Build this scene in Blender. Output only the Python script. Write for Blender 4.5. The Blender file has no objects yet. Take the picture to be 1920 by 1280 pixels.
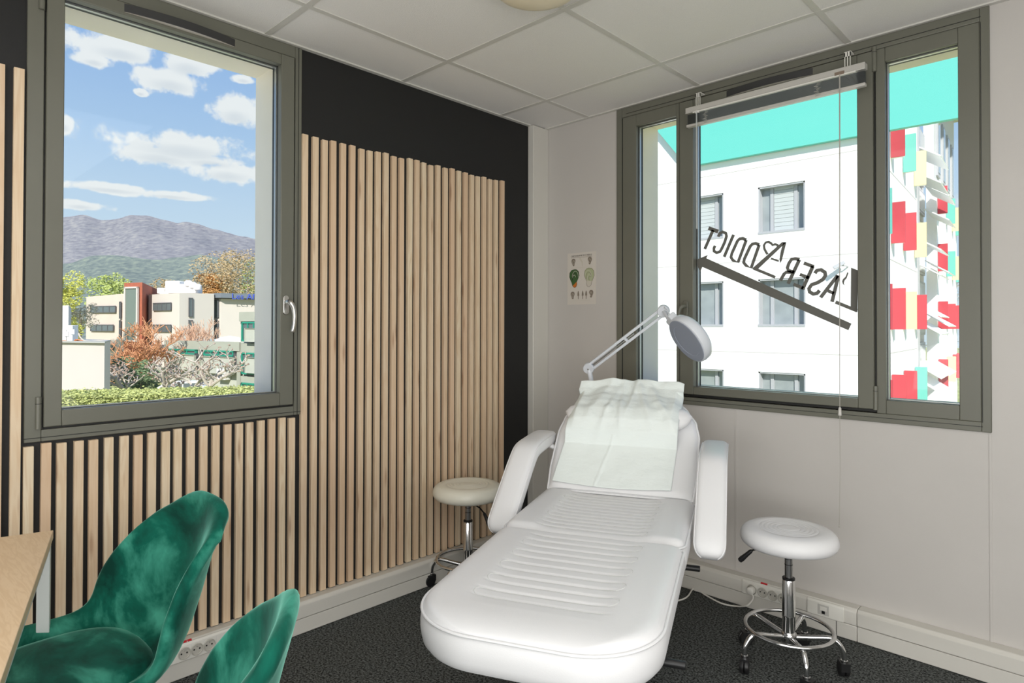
import bpy, math, random
from mathutils import Vector, Matrix, noise
random.seed(7)
sc = bpy.context.scene
COL = sc.collection
sin, cos, pi = math.sin, math.cos, math.pi

# ---------------------------------------------------------------- camera, world, lights, exposure
cd = bpy.data.cameras.new('camera'); cam = bpy.data.objects.new('camera', cd); COL.objects.link(cam)
cd.sensor_width = 36; cd.lens = 22.2445; cd.shift_y = -0.0202; cd.clip_end = 20000; cd.clip_start = .02
R_, U_, F_ = Vector((0.722, 0.692, 0.002)), Vector((0.006, -0.008, 1.000)), Vector((-0.692, 0.722, 0.010))
m = Matrix((R_, U_, -F_)).transposed().to_4x4(); m.translation = Vector((2.507, -2.880, 1.272)); cam.matrix_world = m
sc.camera = cam
vs = sc.view_settings
vs.view_transform = 'Standard'; vs.look = 'None'; vs.gamma = 1; vs.use_curve_mapping = False; vs.exposure = 0.0

def lin(r, g, b):
    f = lambda c: ((c/255+.055)/1.055)**2.4 if c > 10 else c/255/12.92
    return (f(r), f(g), f(b), 1)

world = bpy.data.worlds.new('sky'); sc.world = world; world.use_nodes = True
nt = world.node_tree; N = nt.nodes; Lk = nt.links; N.clear()
def wn(t, **k):
    n = N.new(t)
    for a, b in k.items(): setattr(n, a, b)
    return n
def wm(op, a, b=None, c=None):
    n = wn('ShaderNodeMath', operation=op)
    for i, x in enumerate((a, b, c)):
        if x is None: continue
        if isinstance(x, (int, float)): n.inputs[i].default_value = x
        else: Lk.new(x, n.inputs[i])
    return n.outputs[0]
tc = wn('ShaderNodeTexCoord'); sep = wn('ShaderNodeSeparateXYZ'); Lk.new(tc.outputs['Generated'], sep.inputs[0])
X_, Y_, Z_ = sep.outputs
az = wm('MULTIPLY', wm('ARCTAN2', Y_, wm('MULTIPLY', X_, -1)), 180/pi)
el = wm('MULTIPLY', wm('ARCSINE', Z_), 180/pi)
ramp = wn('ShaderNodeValToRGB'); Lk.new(wm('DIVIDE', wm('MAXIMUM', el, 0), 40), ramp.inputs[0])
cr = ramp.color_ramp
cr.elements[0].position = 0; cr.elements[0].color = lin(214, 230, 243)
cr.elements[1].position = 1; cr.elements[1].color = lin(112, 156, 226)
for p, c in ((.2, (200, 222, 243)), (.38, (172, 203, 239)), (.62, (140, 178, 232))):
    e = cr.elements.new(p); e.color = lin(*c)
nz = wn('ShaderNodeTexNoise'); nz.inputs['Scale'].default_value = 9; nz.inputs['Detail'].default_value = 9; nz.inputs['Roughness'].default_value = .62
Lk.new(tc.outputs['Generated'], nz.inputs['Vector'])
nz2 = wn('ShaderNodeTexNoise'); nz2.inputs['Scale'].default_value = 30; nz2.inputs['Detail'].default_value = 6; nz2.inputs['Roughness'].default_value = .6
Lk.new(tc.outputs['Generated'], nz2.inputs['Vector'])
wob = wm('ADD', wm('MULTIPLY', wm('SUBTRACT', nz.outputs[0], .5), 2.6), wm('MULTIPLY', wm('SUBTRACT', nz2.outputs[0], .5), 1.7))
CL = [(18.745, 14.295, 6.008, 1.366), (17.061, 13.436, 3.626, 1.037), (21.890, 12.583, 3.084, 0.923), (17.693, 18.944, 2.762, 1.063), (22.467, 17.364, 2.144, 1.367), (14.312, 20.472, 3.066, 0.936), (18.895, 20.368, 2.343, 1.131), (12.604, 19.393, 1.158, 0.503), (10.829, 14.616, 0.518, 0.628), (13.692, 10.432, 3.572, 0.395), (17.826, 10.348, 2.882, 0.371), (11.849, 9.008, 1.509, 0.390), (23.064, 19.848, 0.907, 0.355), (15.646, 17.716, 0.505, 0.303), (20.494, 13.356, 3.225, 0.660)]
dens = None; shade = None
for (ca, ce, wa, we) in CL:
    da = wm('DIVIDE', wm('SUBTRACT', az, ca), wa); de = wm('DIVIDE', wm('SUBTRACT', el, ce), we)
    d2 = wm('SQRT', wm('ADD', wm('MULTIPLY', da, da), wm('MULTIPLY', de, de)))
    v = wm('SUBTRACT', 1.0, d2)
    dens = v if dens is None else wm('MAXIMUM', dens, v)
    s_ = wm('MULTIPLY', wm('MAXIMUM', wm('ADD', v, .15), 0), wm('SUBTRACT', .35, de))
    shade = s_ if shade is None else wm('MAXIMUM', shade, s_)
gen = wm('MULTIPLY', wm('SUBTRACT', nz.outputs[0], .60), 3.0)
dens = wm('MAXIMUM', wm('ADD', wm('ADD', dens, wob), .12), wm('SUBTRACT', gen, .1))
def smooth(x, a, b):
    mr = wn('ShaderNodeMapRange', interpolation_type='SMOOTHSTEP')
    Lk.new(x, mr.inputs[0]); mr.inputs[1].default_value = a; mr.inputs[2].default_value = b; return mr.outputs[0]
cm = smooth(dens, .0, .42)
shd = smooth(shade, .2, 1.0)
mixc = wn('ShaderNodeMixRGB'); mixc.inputs[1].default_value = lin(244, 245, 247); mixc.inputs[2].default_value = lin(196, 205, 217); Lk.new(shd, mixc.inputs[0])
mix = wn('ShaderNodeMixRGB'); Lk.new(wm('MULTIPLY', cm, .93), mix.inputs[0]); Lk.new(ramp.outputs[0], mix.inputs[1]); Lk.new(mixc.outputs[0], mix.inputs[2])
bg = wn('ShaderNodeBackground'); bg.inputs['Strength'].default_value = 1.0; Lk.new(mix.outputs[0], bg.inputs[0])
wo = wn('ShaderNodeOutputWorld'); Lk.new(bg.outputs[0], wo.inputs[0])

def light(name, kind, loc, target, energy, size=None, color=(1, 1, 1)):
    ld = bpy.data.lights.new(name, kind); o = bpy.data.objects.new(name, ld); COL.objects.link(o)
    ld.energy = energy; ld.color = color; o.location = loc
    d = Vector(target)-Vector(loc); o.rotation_euler = d.to_track_quat('-Z', 'Y').to_euler()
    if size: ld.shape = 'RECTANGLE'; ld.size, ld.size_y = size
    return o
s = light('sun', 'SUN', (27, -29, 28), (0, 0, 1), 6.0, color=(1, .96, .9)); s.data.angle = math.radians(1.2)
light('rear_fill_light', 'AREA', (2.6, -4.45, 1.15), (2.1, 0, 2.2), 76, (3.2, 1.9), (1, 1, .99))  # added fill behind the camera; the rear wall has no window
light('side_fill_light', 'AREA', (4.25, -2.6, 1.1), (0, -1.6, 2.1), 48, (2.6, 1.6), (1, 1, .985))  # added fill from the far right; no opening in that wall
light('ceiling_fill_light', 'AREA', (2.6, -2.9, 2.41), (2.6, -2.9, 0), 30, (2.4, 2.4), (1, 1, .98))  # added overhead fill, no fixture stands here

# ---------------------------------------------------------------- helpers
def wloc(o):
    v = Vector((0, 0, 0))
    while o is not None: v += o.location; o = o.parent
    return v
def tag(o, label=None, cat=None, group=None, kind=None):
    if label: o['label'] = label
    if cat: o['category'] = cat
    if group: o['group'] = group
    if kind: o['kind'] = kind
    return o
def thing(name, label, cat, loc=(0, 0, 0), group=None, kind=None):
    o = bpy.data.objects.new(name, None); COL.objects.link(o); o.location = loc
    o.empty_display_size = .1
    return tag(o, label, cat, group, kind)
def link_mesh(name, me, parent=None, loc=None):
    o = bpy.data.objects.new(name, me); COL.objects.link(o)
    if parent is not None: o.parent = parent
    if loc is not None: o.location = Vector(loc)-wloc(parent)
    return o
def ortho(d):
    d = Vector(d).normalized(); a = Vector((0, 0, 1)) if abs(d.z) < .9 else Vector((1, 0, 0))
    x = d.cross(a).normalized(); return x, x.cross(d).normalized()
class MB:
    def __init__(s): s.v = []; s.f = []
    def add(s, vs, fs):
        b = len(s.v); s.v += [Vector(p) for p in vs]; s.f += [tuple(b+i for i in f) for f in fs]; return s
    def box(s, x0, x1, y0, y1, z0, z1):
        return s.add([(x, y, z) for z in (z0, z1) for y in (y0, y1) for x in (x0, x1)],
                     [(0, 2, 3, 1), (4, 5, 7, 6), (0, 1, 5, 4), (2, 6, 7, 3), (0, 4, 6, 2), (1, 3, 7, 5)])
    def obox(s, c, ax, hs):
        c = Vector(c); ax = [Vector(a).normalized() for a in ax]
        P = [c+ax[0]*hs[0]*i+ax[1]*hs[1]*j+ax[2]*hs[2]*k for k in (-1, 1) for j in (-1, 1) for i in (-1, 1)]
        return s.add(P, [(0, 2, 3, 1), (4, 5, 7, 6), (0, 1, 5, 4), (2, 6, 7, 3), (0, 4, 6, 2), (1, 3, 7, 5)])
    def prism(s, poly, f0, f1):
        n = len(poly); P = [f0(*p) for p in poly]+[f1(*p) for p in poly]
        F = [tuple(range(n-1, -1, -1)), tuple(range(n, 2*n))]+[(i, (i+1) % n, n+(i+1) % n, n+i) for i in range(n)]
        return s.add(P, F)
    def tube(s, pts, r, seg=8, closed=False, cap=True):
        pts = [Vector(p) for p in pts]; n = len(pts); rs = r if isinstance(r, (list, tuple)) else [r]*n
        P = []; x = None
        for i, p in enumerate(pts):
            a = pts[(i-1) % n] if (closed or i > 0) else p; b = pts[(i+1) % n] if (closed or i < n-1) else p
            d = (b-a)
            if d.length < 1e-9: d = Vector((0, 0, 1))
            d.normalize()
            if x is None: x, y = ortho(d)
            else:
                x = (x-d*x.dot(d))
                if x.length < 1e-6: x, y = ortho(d)
                x.normalize(); y = x.cross(d).normalized()
            P += [p+(x*cos(2*pi*k/seg)+y*sin(2*pi*k/seg))*rs[i] for k in range(seg)]
        F = []
        for i in range(n if closed else n-1):
            j = (i+1) % n
            F += [(i*seg+k, i*seg+(k+1) % seg, j*seg+(k+1) % seg, j*seg+k) for k in range(seg)]
        if cap and not closed: F += [tuple(range(seg-1, -1, -1)), tuple((n-1)*seg+k for k in range(seg))]
        return s.add(P, F)
    def lathe(s, prof, c=(0, 0, 0), ax=(0, 0, 1), seg=32):
        c = Vector(c); z = Vector(ax).normalized(); x, y = ortho(z); P = []
        for r, h in prof: P += [c+z*h+(x*cos(2*pi*k/seg)+y*sin(2*pi*k/seg))*max(r, 1e-5) for k in range(seg)]
        n = len(prof)
        F = [(i*seg+k, i*seg+(k+1) % seg, (i+1)*seg+(k+1) % seg, (i+1)*seg+k) for i in range(n-1) for k in range(seg)]
        F += [tuple(range(seg-1, -1, -1)), tuple((n-1)*seg+k for k in range(seg))]
        return s.add(P, F)
    def grid(s, fn, nu, nv):
        P = [fn(i/nu, j/nv) for j in range(nv+1) for i in range(nu+1)]
        return s.add(P, [(j*(nu+1)+i, j*(nu+1)+i+1, (j+1)*(nu+1)+i+1, (j+1)*(nu+1)+i) for j in range(nv) for i in range(nu)])
    def mesh(s, name, mt, off=(0, 0, 0), smooth=False):
        me = bpy.data.meshes.new(name); off = Vector(off)
        me.from_pydata([tuple(p-off) for p in s.v], [], s.f); me.update()
        for q in (mt if isinstance(mt, (list, tuple)) else [mt]): me.materials.append(q)
        if smooth:
            for p in me.polygons: p.use_smooth = True
        return me
    def build(s, name, mt, parent=None, smooth=False, bevel=0, seg=2, fix=True, at=None):
        off = wloc(parent) if at is None else Vector(at)
        me = s.mesh(name, mt, off, smooth)
        if fix:
            import bmesh
            b = bmesh.new(); b.from_mesh(me); bmesh.ops.recalc_face_normals(b, faces=b.faces); b.to_mesh(me); b.free()
        o = bpy.data.objects.new(name, me); COL.objects.link(o)
        if parent is not None: o.parent = parent
        if at is not None: o.location = Vector(at)-wloc(parent)
        if bevel:
            mo = o.modifiers.new('bevel', 'BEVEL'); mo.width = bevel; mo.segments = seg; mo.limit_method = 'ANGLE'; mo.angle_limit = .6
            for p in me.polygons: p.use_smooth = True
        if smooth or bevel: 
            try: me.set_sharp_from_angle(angle=.75)
            except Exception: pass
        return o
def copy_tree(o, parent=None):
    c = o.copy(); COL.objects.link(c)
    if parent is not None: c.parent = parent
    for ch in list(o.children): copy_tree(ch, c)
    return c

MATS = {}
def mat(name, col, rough=.5, metal=0, noise_amt=0, noise_scale=8, bump=0, bump_scale=60, spec=.5, sheen=0, trans=0, alpha=1, coat=0):
    if name in MATS: return MATS[name]
    mt = bpy.data.materials.new(name); mt.use_nodes = True; nt = mt.node_tree; b = nt.nodes['Principled BSDF']
    b.inputs['Base Color'].default_value = col if len(col) == 4 else (*col, 1)
    b.inputs['Roughness'].default_value = rough; b.inputs['Metallic'].default_value = metal
    b.inputs['Specular IOR Level'].default_value = spec; b.inputs['Alpha'].default_value = alpha
    b.inputs['Coat Weight'].default_value = coat
    if sheen: b.inputs['Sheen Weight'].default_value = sheen; b.inputs['Sheen Roughness'].default_value = .35
    tcn = nt.nodes.new('ShaderNodeTexCoord')
    if noise_amt:
        nn = nt.nodes.new('ShaderNodeTexNoise'); nn.inputs['Scale'].default_value = noise_scale; nn.inputs['Detail'].default_value = 5
        nt.links.new(tcn.outputs['Object'], nn.inputs['Vector'])
        mr = nt.nodes.new('ShaderNodeMapRange'); nt.links.new(nn.outputs[0], mr.inputs[0]); mr.inputs[1].default_value = .3; mr.inputs[2].default_value = .7
        mr.inputs[3].default_value = 1-noise_amt; mr.inputs[4].default_value = 1+noise_amt
        hv = nt.nodes.new('ShaderNodeHueSaturation'); hv.inputs['Color'].default_value = b.inputs['Base Color'].default_value
        nt.links.new(mr.outputs[0], hv.inputs['Value']); nt.links.new(hv.outputs[0], b.inputs['Base Color'])
    if bump:
        nn = nt.nodes.new('ShaderNodeTexNoise'); nn.inputs['Scale'].default_value = bump_scale; nn.inputs['Detail'].default_value = 4
        nt.links.new(tcn.outputs['Object'], nn.inputs['Vector'])
        bp = nt.nodes.new('ShaderNodeBump'); bp.inputs['Strength'].default_value = bump; bp.inputs['Distance'].default_value = .002
        nt.links.new(nn.outputs[0], bp.inputs['Height']); nt.links.new(bp.outputs[0], b.inputs['Normal'])
    MATS[name] = mt; return mt

M_white = mat('wall_paint_white', lin(194, 190, 185), .55, noise_amt=.02, noise_scale=3, bump=.15, bump_scale=350)
M_black = mat('wall_paint_black', lin(22, 22, 22), .6, bump=.2, bump_scale=300)
M_tile = mat('ceiling_tile_fibre', lin(230, 228, 224), .9, noise_amt=.03, noise_scale=220, bump=.5, bump_scale=260)
M_tee = mat('ceiling_tee_paint', lin(205, 203, 196), .4)
M_frame = mat('window_frame_olive', lin(106, 106, 95), .38, noise_amt=.03, noise_scale=5, spec=.5)
M_gasket = mat('gasket_black', lin(28, 29, 27), .5)
M_spacer = mat('glazing_spacer', lin(190, 190, 188), .3, metal=.8)
M_render = mat('exterior_render', lin(250, 240, 230), .8, noise_amt=.02)
M_pvc = mat('trunking_pvc', lin(208, 205, 197), .4, noise_amt=.015, noise_scale=2)
M_pvcw = mat('socket_plastic', lin(228, 226, 218), .3)
M_dark = mat('black_plastic', lin(26, 26, 27), .4)
M_vent = mat('vent_grey', lin(52, 52, 52), .5)
M_ventl = mat('vent_inside', lin(196, 190, 180), .5)
M_chrome = mat('chrome', (.72, .72, .72), .08, metal=1)
M_nickel = mat('satin_nickel', (.62, .61, .58), .28, metal=1)
M_leath = mat('white_leatherette', lin(228, 228, 229), .42, noise_amt=.008, noise_scale=4, bump=.12, bump_scale=420, spec=.45)
M_seam = mat('seam_thread', lin(205, 206, 204), .6)
M_stool2 = mat('stool_leatherette', lin(232, 230, 216), .3, spec=.5)
M_metalw = mat('white_metal', lin(232, 233, 234), .35)
M_lampw = mat('lamp_white_plastic', lin(216, 220, 226), .32)
M_red = mat('red_sticker', lin(190, 22, 32), .5)
M_whitep = mat('white_print', lin(240, 236, 230), .6)

def glass_mat(name, tint=(1, 1, 1), refl=.05):
    mt = bpy.data.materials.new(name); mt.use_nodes = True; nt = mt.node_tree; nt.nodes.clear()
    tr = nt.nodes.new('ShaderNodeBsdfTransparent'); tr.inputs[0].default_value = (*tint, 1)
    gl = nt.nodes.new('ShaderNodeBsdfGlossy'); gl.inputs['Roughness'].default_value = .01
    lw = nt.nodes.new('ShaderNodeFresnel'); lw.inputs[0].default_value = 1.18
    mx = nt.nodes.new('ShaderNodeMixShader'); out = nt.nodes.new('ShaderNodeOutputMaterial')
    nt.links.new(lw.outputs[0], mx.inputs[0]); nt.links.new(tr.outputs[0], mx.inputs[1]); nt.links.new(gl.outputs[0], mx.inputs[2]); nt.links.new(mx.outputs[0], out.inputs[0])
    return mt
M_glass = glass_mat('clear_glass', (.985, .995, .99))

def wood_mat(name, c1, c2, c3, axis_scale=(14, 14, .9), rnd=True, rough=.6, knots=True):
    mt = bpy.data.materials.new(name); mt.use_nodes = True; nt = mt.node_tree; b = nt.nodes['Principled BSDF']; b.inputs['Roughness'].default_value = rough
    nn = nt.nodes.new; L = nt.links.new
    tcn = nn('ShaderNodeTexCoord'); oi = nn('ShaderNodeObjectInfo')
    add = nn('ShaderNodeVectorMath'); add.operation = 'ADD'
    mul = nn('ShaderNodeVectorMath'); mul.operation = 'SCALE'; mul.inputs['Scale'].default_value = 37
    cmb = nn('ShaderNodeCombineXYZ')
    for i in range(3): L(oi.outputs['Random'], cmb.inputs[i])
    L(cmb.outputs[0], mul.inputs[0]); L(tcn.outputs['Object'], add.inputs[0])
    if rnd: L(mul.outputs[0], add.inputs[1])
    mp = nn('ShaderNodeMapping'); mp.inputs['Scale'].default_value = axis_scale; L(add.outputs[0], mp.inputs[0])
    n1 = nn('ShaderNodeTexNoise'); n1.inputs['Scale'].default_value = 3; n1.inputs['Detail'].default_value = 3; n1.inputs['Distortion'].default_value = .6; L(mp.outputs[0], n1.inputs['Vector'])
    wv = nn('ShaderNodeMath'); wv.operation = 'MULTIPLY'; wv.inputs[1].default_value = 26; L(n1.outputs[0], wv.inputs[0])
    sn = nn('ShaderNodeMath'); sn.operation = 'SINE'; L(wv.outputs[0], sn.inputs[0])
    mr = nn('ShaderNodeMapRange'); mr.inputs[1].default_value = -1; L(sn.outputs[0], mr.inputs[0])
    mx = nn('ShaderNodeMixRGB'); mx.inputs[1].default_value = c1; mx.inputs[2].default_value = c2; L(mr.outputs[0], mx.inputs[0])
    mx2 = nn('ShaderNodeMixRGB'); mx2.inputs[2].default_value = c3; L(mx.outputs[0], mx2.inputs[1])
    m3 = nn('ShaderNodeMath'); m3.operation = 'MULTIPLY'; m3.inputs[1].default_value = .75; L(oi.outputs['Random'], m3.inputs[0])
    if rnd: L(m3.outputs[0], mx2.inputs[0])
    else: mx2.inputs[0].default_value = 0
    last = mx2.outputs[0]
    if knots:
        mpk = nn('ShaderNodeMapping'); mpk.inputs['Scale'].default_value = (22, 22, 3.2); L(add.outputs[0], mpk.inputs[0])
        vo = nn('ShaderNodeTexVoronoi'); vo.inputs['Scale'].default_value = 1; L(mpk.outputs[0], vo.inputs['Vector'])
        kr = nn('ShaderNodeMapRange'); kr.inputs[1].default_value = .07; kr.inputs[2].default_value = .19; kr.inputs[3].default_value = .5; kr.inputs[4].default_value = 0; L(vo.outputs['Distance'], kr.inputs[0])
        mk = nn('ShaderNodeMixRGB'); mk.inputs[2].default_value = lin(140, 88, 52); L(kr.outputs[0], mk.inputs[0]); L(last, mk.inputs[1]); last = mk.outputs[0]
    L(last, b.inputs['Base Color'])
    return mt
M_pine = wood_mat('pine_slat', lin(229, 211, 182), lin(219, 195, 162), lin(214, 180, 148))
M_oak = wood_mat('oak_laminate', lin(226, 198, 162), lin(218, 188, 150), lin(200, 160, 120), (3, 26, 26), False, .35, False)

def carpet_mat():
    mt = bpy.data.materials.new('carpet_charcoal'); mt.use_nodes = True; nt = mt.node_tree; b = nt.nodes['Principled BSDF']
    b.inputs['Roughness'].default_value = .95; b.inputs['Specular IOR Level'].default_value = .1
    tcn = nt.nodes.new('ShaderNodeTexCoord'); n1 = nt.nodes.new('ShaderNodeTexNoise'); n1.inputs['Scale'].default_value = 120; n1.inputs['Detail'].default_value = 6; n1.inputs['Roughness'].default_value = .75
    nt.links.new(tcn.outputs['Object'], n1.inputs['Vector'])
    r = nt.nodes.new('ShaderNodeValToRGB'); nt.links.new(n1.outputs[0], r.inputs[0])
    r.color_ramp.elements[0].position = .42; r.color_ramp.elements[0].color = lin(22, 23, 23)
    r.color_ramp.elements[1].position = .60; r.color_ramp.elements[1].color = lin(112, 115, 113)
    nt.links.new(r.outputs[0], b.inputs['Base Color'])
    bp = nt.nodes.new('ShaderNodeBump'); bp.inputs['Strength'].default_value = .5; bp.inputs['Distance'].default_value = .003
    nt.links.new(n1.outputs[0], bp.inputs['Height']); nt.links.new(bp.outputs[0], b.inputs['Normal'])
    return mt
M_carpet = carpet_mat()

# ---------------------------------------------------------------- room shell
H = 2.456; RX, RY = 4.4, -4.6; G_ = .675
MB().box(-.35, RX+.2, RY-.2, .35, -.2, 0).build('floor', M_carpet)['kind'] = 'structure'
def wall_with_hole(name, mt, axis, a0, a1, h0, h1, z0, z1, t0, t1):
    m = MB()
    def bx(p, q, za, zb):
        if axis == 'x': m.box(t0, t1, p, q, za, zb)
        else: m.box(p, q, t0, t1, za, zb)
    bx(a0, h0, 0, H+.25); bx(h1, a1, 0, H+.25); bx(h0, h1, 0, z0); bx(h0, h1, z1, H+.25)
    o = m.build(name, mt); o['kind'] = 'structure'; return o
M_wallA = [M_black]
wa = wall_with_hole('wall_left', M_black, 'x', RY, 0, -2.47, -1.60, .925, 2.42, -.06, 0)
wb = wall_with_hole('wall_right', M_white, 'y', -.06, RX, .575, 2.14, .925, 2.42, 0, .06)
for nm, bxs in (('wall_exterior_left', [(-.33, -.06, RY, -2.455, 0, 2.9), (-.33, -.06, -1.614, .33, 0, 2.9), (-.33, -.06, -2.455, -1.614, 0, .955), (-.33, -.06, -2.455, -1.614, 2.405, 2.9)]),
                ('wall_exterior_right', [(-.06, .592, .06, .33, 0, 2.9), (2.12, RX, .06, .33, 0, 2.9), (.592, 2.12, .06, .33, 0, .955), (.592, 2.12, .06, .33, 2.412, 2.9)])):
    m = MB()
    for b in bxs: m.box(*b)
    m.build(nm, M_render)['kind'] = 'structure'
MB().box(-.33, RX, RY-.15, RY, 0, 2.9).build('wall_rear', M_white)['kind'] = 'structure'
MB().box(RX, RX+.15, RY, .3, 0, 2.9).build('wall_far_right', M_white)['kind'] = 'structure'
# panel joints of the right-hand wall
for x in (1.205, 2.166, 3.126):
    MB().box(x-.004, x+.004, -.003, .001, .131, H if not .54 < x < 2.17 else .886).build('panel_joint', M_white, wb)
# ceiling: tiles lying in an exposed tee grid
ce = MB().box(-.06, RX, RY, .06, H+.03, H+.2).build('ceiling', M_tee); ce['kind'] = 'structure'
gx0, gy0 = .3503, -.3768
xs = [0]+[gx0+G_*i for i in range(0, 7)]; xs = [x for x in xs if x < RX]+[RX]
ys = [0]+[gy0-G_*i for i in range(0, 8)]; ys = [y for y in ys if y > RY]+[RY]
tile_me = {}
for i in range(len(xs)-1):
    for j in range(len(ys)-1):
        w, d = xs[i+1]-xs[i]-.012, ys[j]-ys[j+1]-.012
        k = (round(w, 3), round(d, 3))
        if k not in tile_me: tile_me[k] = MB().box(-w/2, w/2, -d/2, d/2, 0, .015).mesh('tile', M_tile)
        link_mesh('tile', tile_me[k], ce, ((xs[i]+xs[i+1])/2, (ys[j]+ys[j+1])/2, H+.003))
for x in xs[1:-1]: MB().box(x-.012, x+.012, RY, 0, H-.001, H+.003).build('tee_rail', M_tee, ce)
for y in ys[1:-1]: MB().box(0, RX, y-.012, y+.012, H-.0015, H+.0025).build('tee_rail', M_tee, ce)
MB().box(0, .022, RY, 0, H-.003, H+.003).box(0, RX, -.022, 0, H-.003, H+.003).build('edge_angle', M_tee, ce)

# corner duct
MB().box(0, .045, -.135, 0, 0, H-.002).build('trim_1', M_pvc, bevel=.004)['kind'] = 'structure'

# ---------------------------------------------------------------- cable trunking along both walls
def trunk(name, axis, a0, a1):
    o = thing(name, None, None, (0, 0, 0), kind='structure')
    up_ = [(0, .0655), (.062, .0655), (.062, .118), (.050, .131), (0, .131)]
    lo_ = [(0, .002), (.060, .002), (.060, .0635), (0, .0635)]
    f = (lambda p, z, a: (p, a, z)) if axis == 'y' else (lambda p, z, a: (a, -p, z))
    for nm, pl in (('upper_cover', up_), ('lower_cover', lo_)):
        MB().prism(pl, lambda p, z: f(p, z, a0), lambda p, z: f(p, z, a1)).build(nm, M_pvc, o, bevel=.003)
    return o
tl = trunk('baseboard_left', 'y', RY, -.135); tr_ = trunk('baseboard_right', 'x', .045, 1.7345)
tr2 = trunk('baseboard_right', 'x', 1.736, RX)
MB().box(1.658, 1.660, -.0612, -.06, .003, .063).build('cover_joint', M_dark, tr_)

def socket_strip(name, label, axis, a0, a1, cups, blank=None, sticker=None, plate='socket'):
    o = thing(name, label, 'socket', ((.062, (a0+a1)/2, .06) if axis == 'y' else ((a0+a1)/2, -.062, .06)))
    P = (lambda p, a, z: (p, a, z)) if axis == 'y' else (lambda p, a, z: (a, -p, z))
    ax = (1, 0, 0) if axis == 'y' else (0, -1, 0)
    m = MB(); pl = [(.061, .0665), (.067, .0665), (.067, .121), (.061, .129)]
    m.prism(pl, lambda p, z: P(p, a0, z), lambda p, z: P(p, a1, z)).build('faceplate', M_pvcw, o, bevel=.0015)
    for c in cups:
        q = MB().lathe([(.0220, -.0042), (.0218, -.001), (.0195, 0), (.0185, -.0012), (.0178, -.0034), (0, -.0036)], P(.0712, c, .0935), ax, 28).build('socket_cup', mat('socket_cup_grey', lin(192, 189, 180), .35), o, smooth=True)
        sg = 1 if axis == 'y' else 1
        for da, dz, r in ((-.0095, .001, .0028), (.0095, .001, .0028)):
            MB().lathe([(r, 0), (r, .0015)], P(.0675, c+da, .0935+dz), ax, 10).build('pin_hole', M_dark, q)
        MB().lathe([(.0022, 0), (.0022, .004), (.0010, .005)], P(.0675, c, .1045), ax, 10).build('earth_pin', M_nickel, q)
        MB().box(*sum(([min(a, b), max(a, b)] for a, b in zip(P(.0668, c+.0245, .070), P(.0676, c+.0252, .117))), [])).build('module_joint', M_seam, o)
    if sticker:
        (s0, s1) = sticker
        MB().prism([(.0505, .1318), (.0625, .1192), (.063, .1196), (.051, .1322)], lambda p, z: P(p, s0, z), lambda p, z: P(p, s1, z)).build('red_label', M_red, o)
    return o
sA = socket_strip('socket_strip', 'white strip of three wall sockets on the trunking behind the green chairs', 'y', -2.10, -1.868, (-2.042, -1.9985, -1.955), sticker=(-2.052, -2.012))
sB = socket_strip('socket_strip', 'white strip of four wall sockets on the trunking beside the right stool', 'x', 1.262, 1.488, (1.309, 1.3555, 1.401, 1.4465), sticker=(1.342, 1.372))
dO = thing('data_outlet', 'white data socket plate on the trunking right of the stool', 'socket', (1.615, -.062, .06))
MB().prism([(.061, .0665), (.067, .0665), (.067, .121), (.061, .129)], lambda p, z: (1.545, -p, z), lambda p, z: (1.688, -p, z)).build('faceplate', M_pvcw, dO, bevel=.0015)
MB().box(1.588, 1.632, -.0685, -.067, .074, .116).build('jack_module', mat('jack_grey', lin(196, 194, 188), .4), dO, bevel=.0008)
MB().box(1.604, 1.617, -.0692, -.068, .079, .091).build('jack_opening', M_dark, dO)
MB().box(1.598, 1.624, -.0695, -.0683, .092, .108).build('shutter', M_pvcw, dO)
# digit on the left red label
def text_mesh(body, size, mt, ext=.0003):
    cu = bpy.data.curves.new('lettering', 'FONT'); cu.body = body; cu.size = size; cu.extrude = ext; cu.align_x = 'CENTER'; cu.align_y = 'CENTER'; cu.resolution_u = 3
    o = bpy.data.objects.new('lettering', cu); COL.objects.link(o)
    dg = bpy.context.evaluated_depsgraph_get(); me = bpy.data.meshes.new_from_object(o.evaluated_get(dg))
    bpy.data.objects.remove(o); me.materials.clear(); me.materials.append(mt); return me
def place_text(body, size, mt, parent, loc, right, upv, sx=1, name='lettering'):
    o = bpy.data.objects.new(name, text_mesh(body, size, mt)); COL.objects.link(o); o.parent = parent
    r = Vector(right).normalized(); u = Vector(upv).normalized(); n = r.cross(u)
    mm = Matrix((r*sx, u, n)).transposed().to_4x4(); mm.translation = Vector(loc)-wloc(parent); o.matrix_local = mm; return o
place_text('3', .012, M_whitep, sA, (.0575, -2.028, .1262), (0, 1, 0), (-.7, 0, .72), 1)

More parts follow.
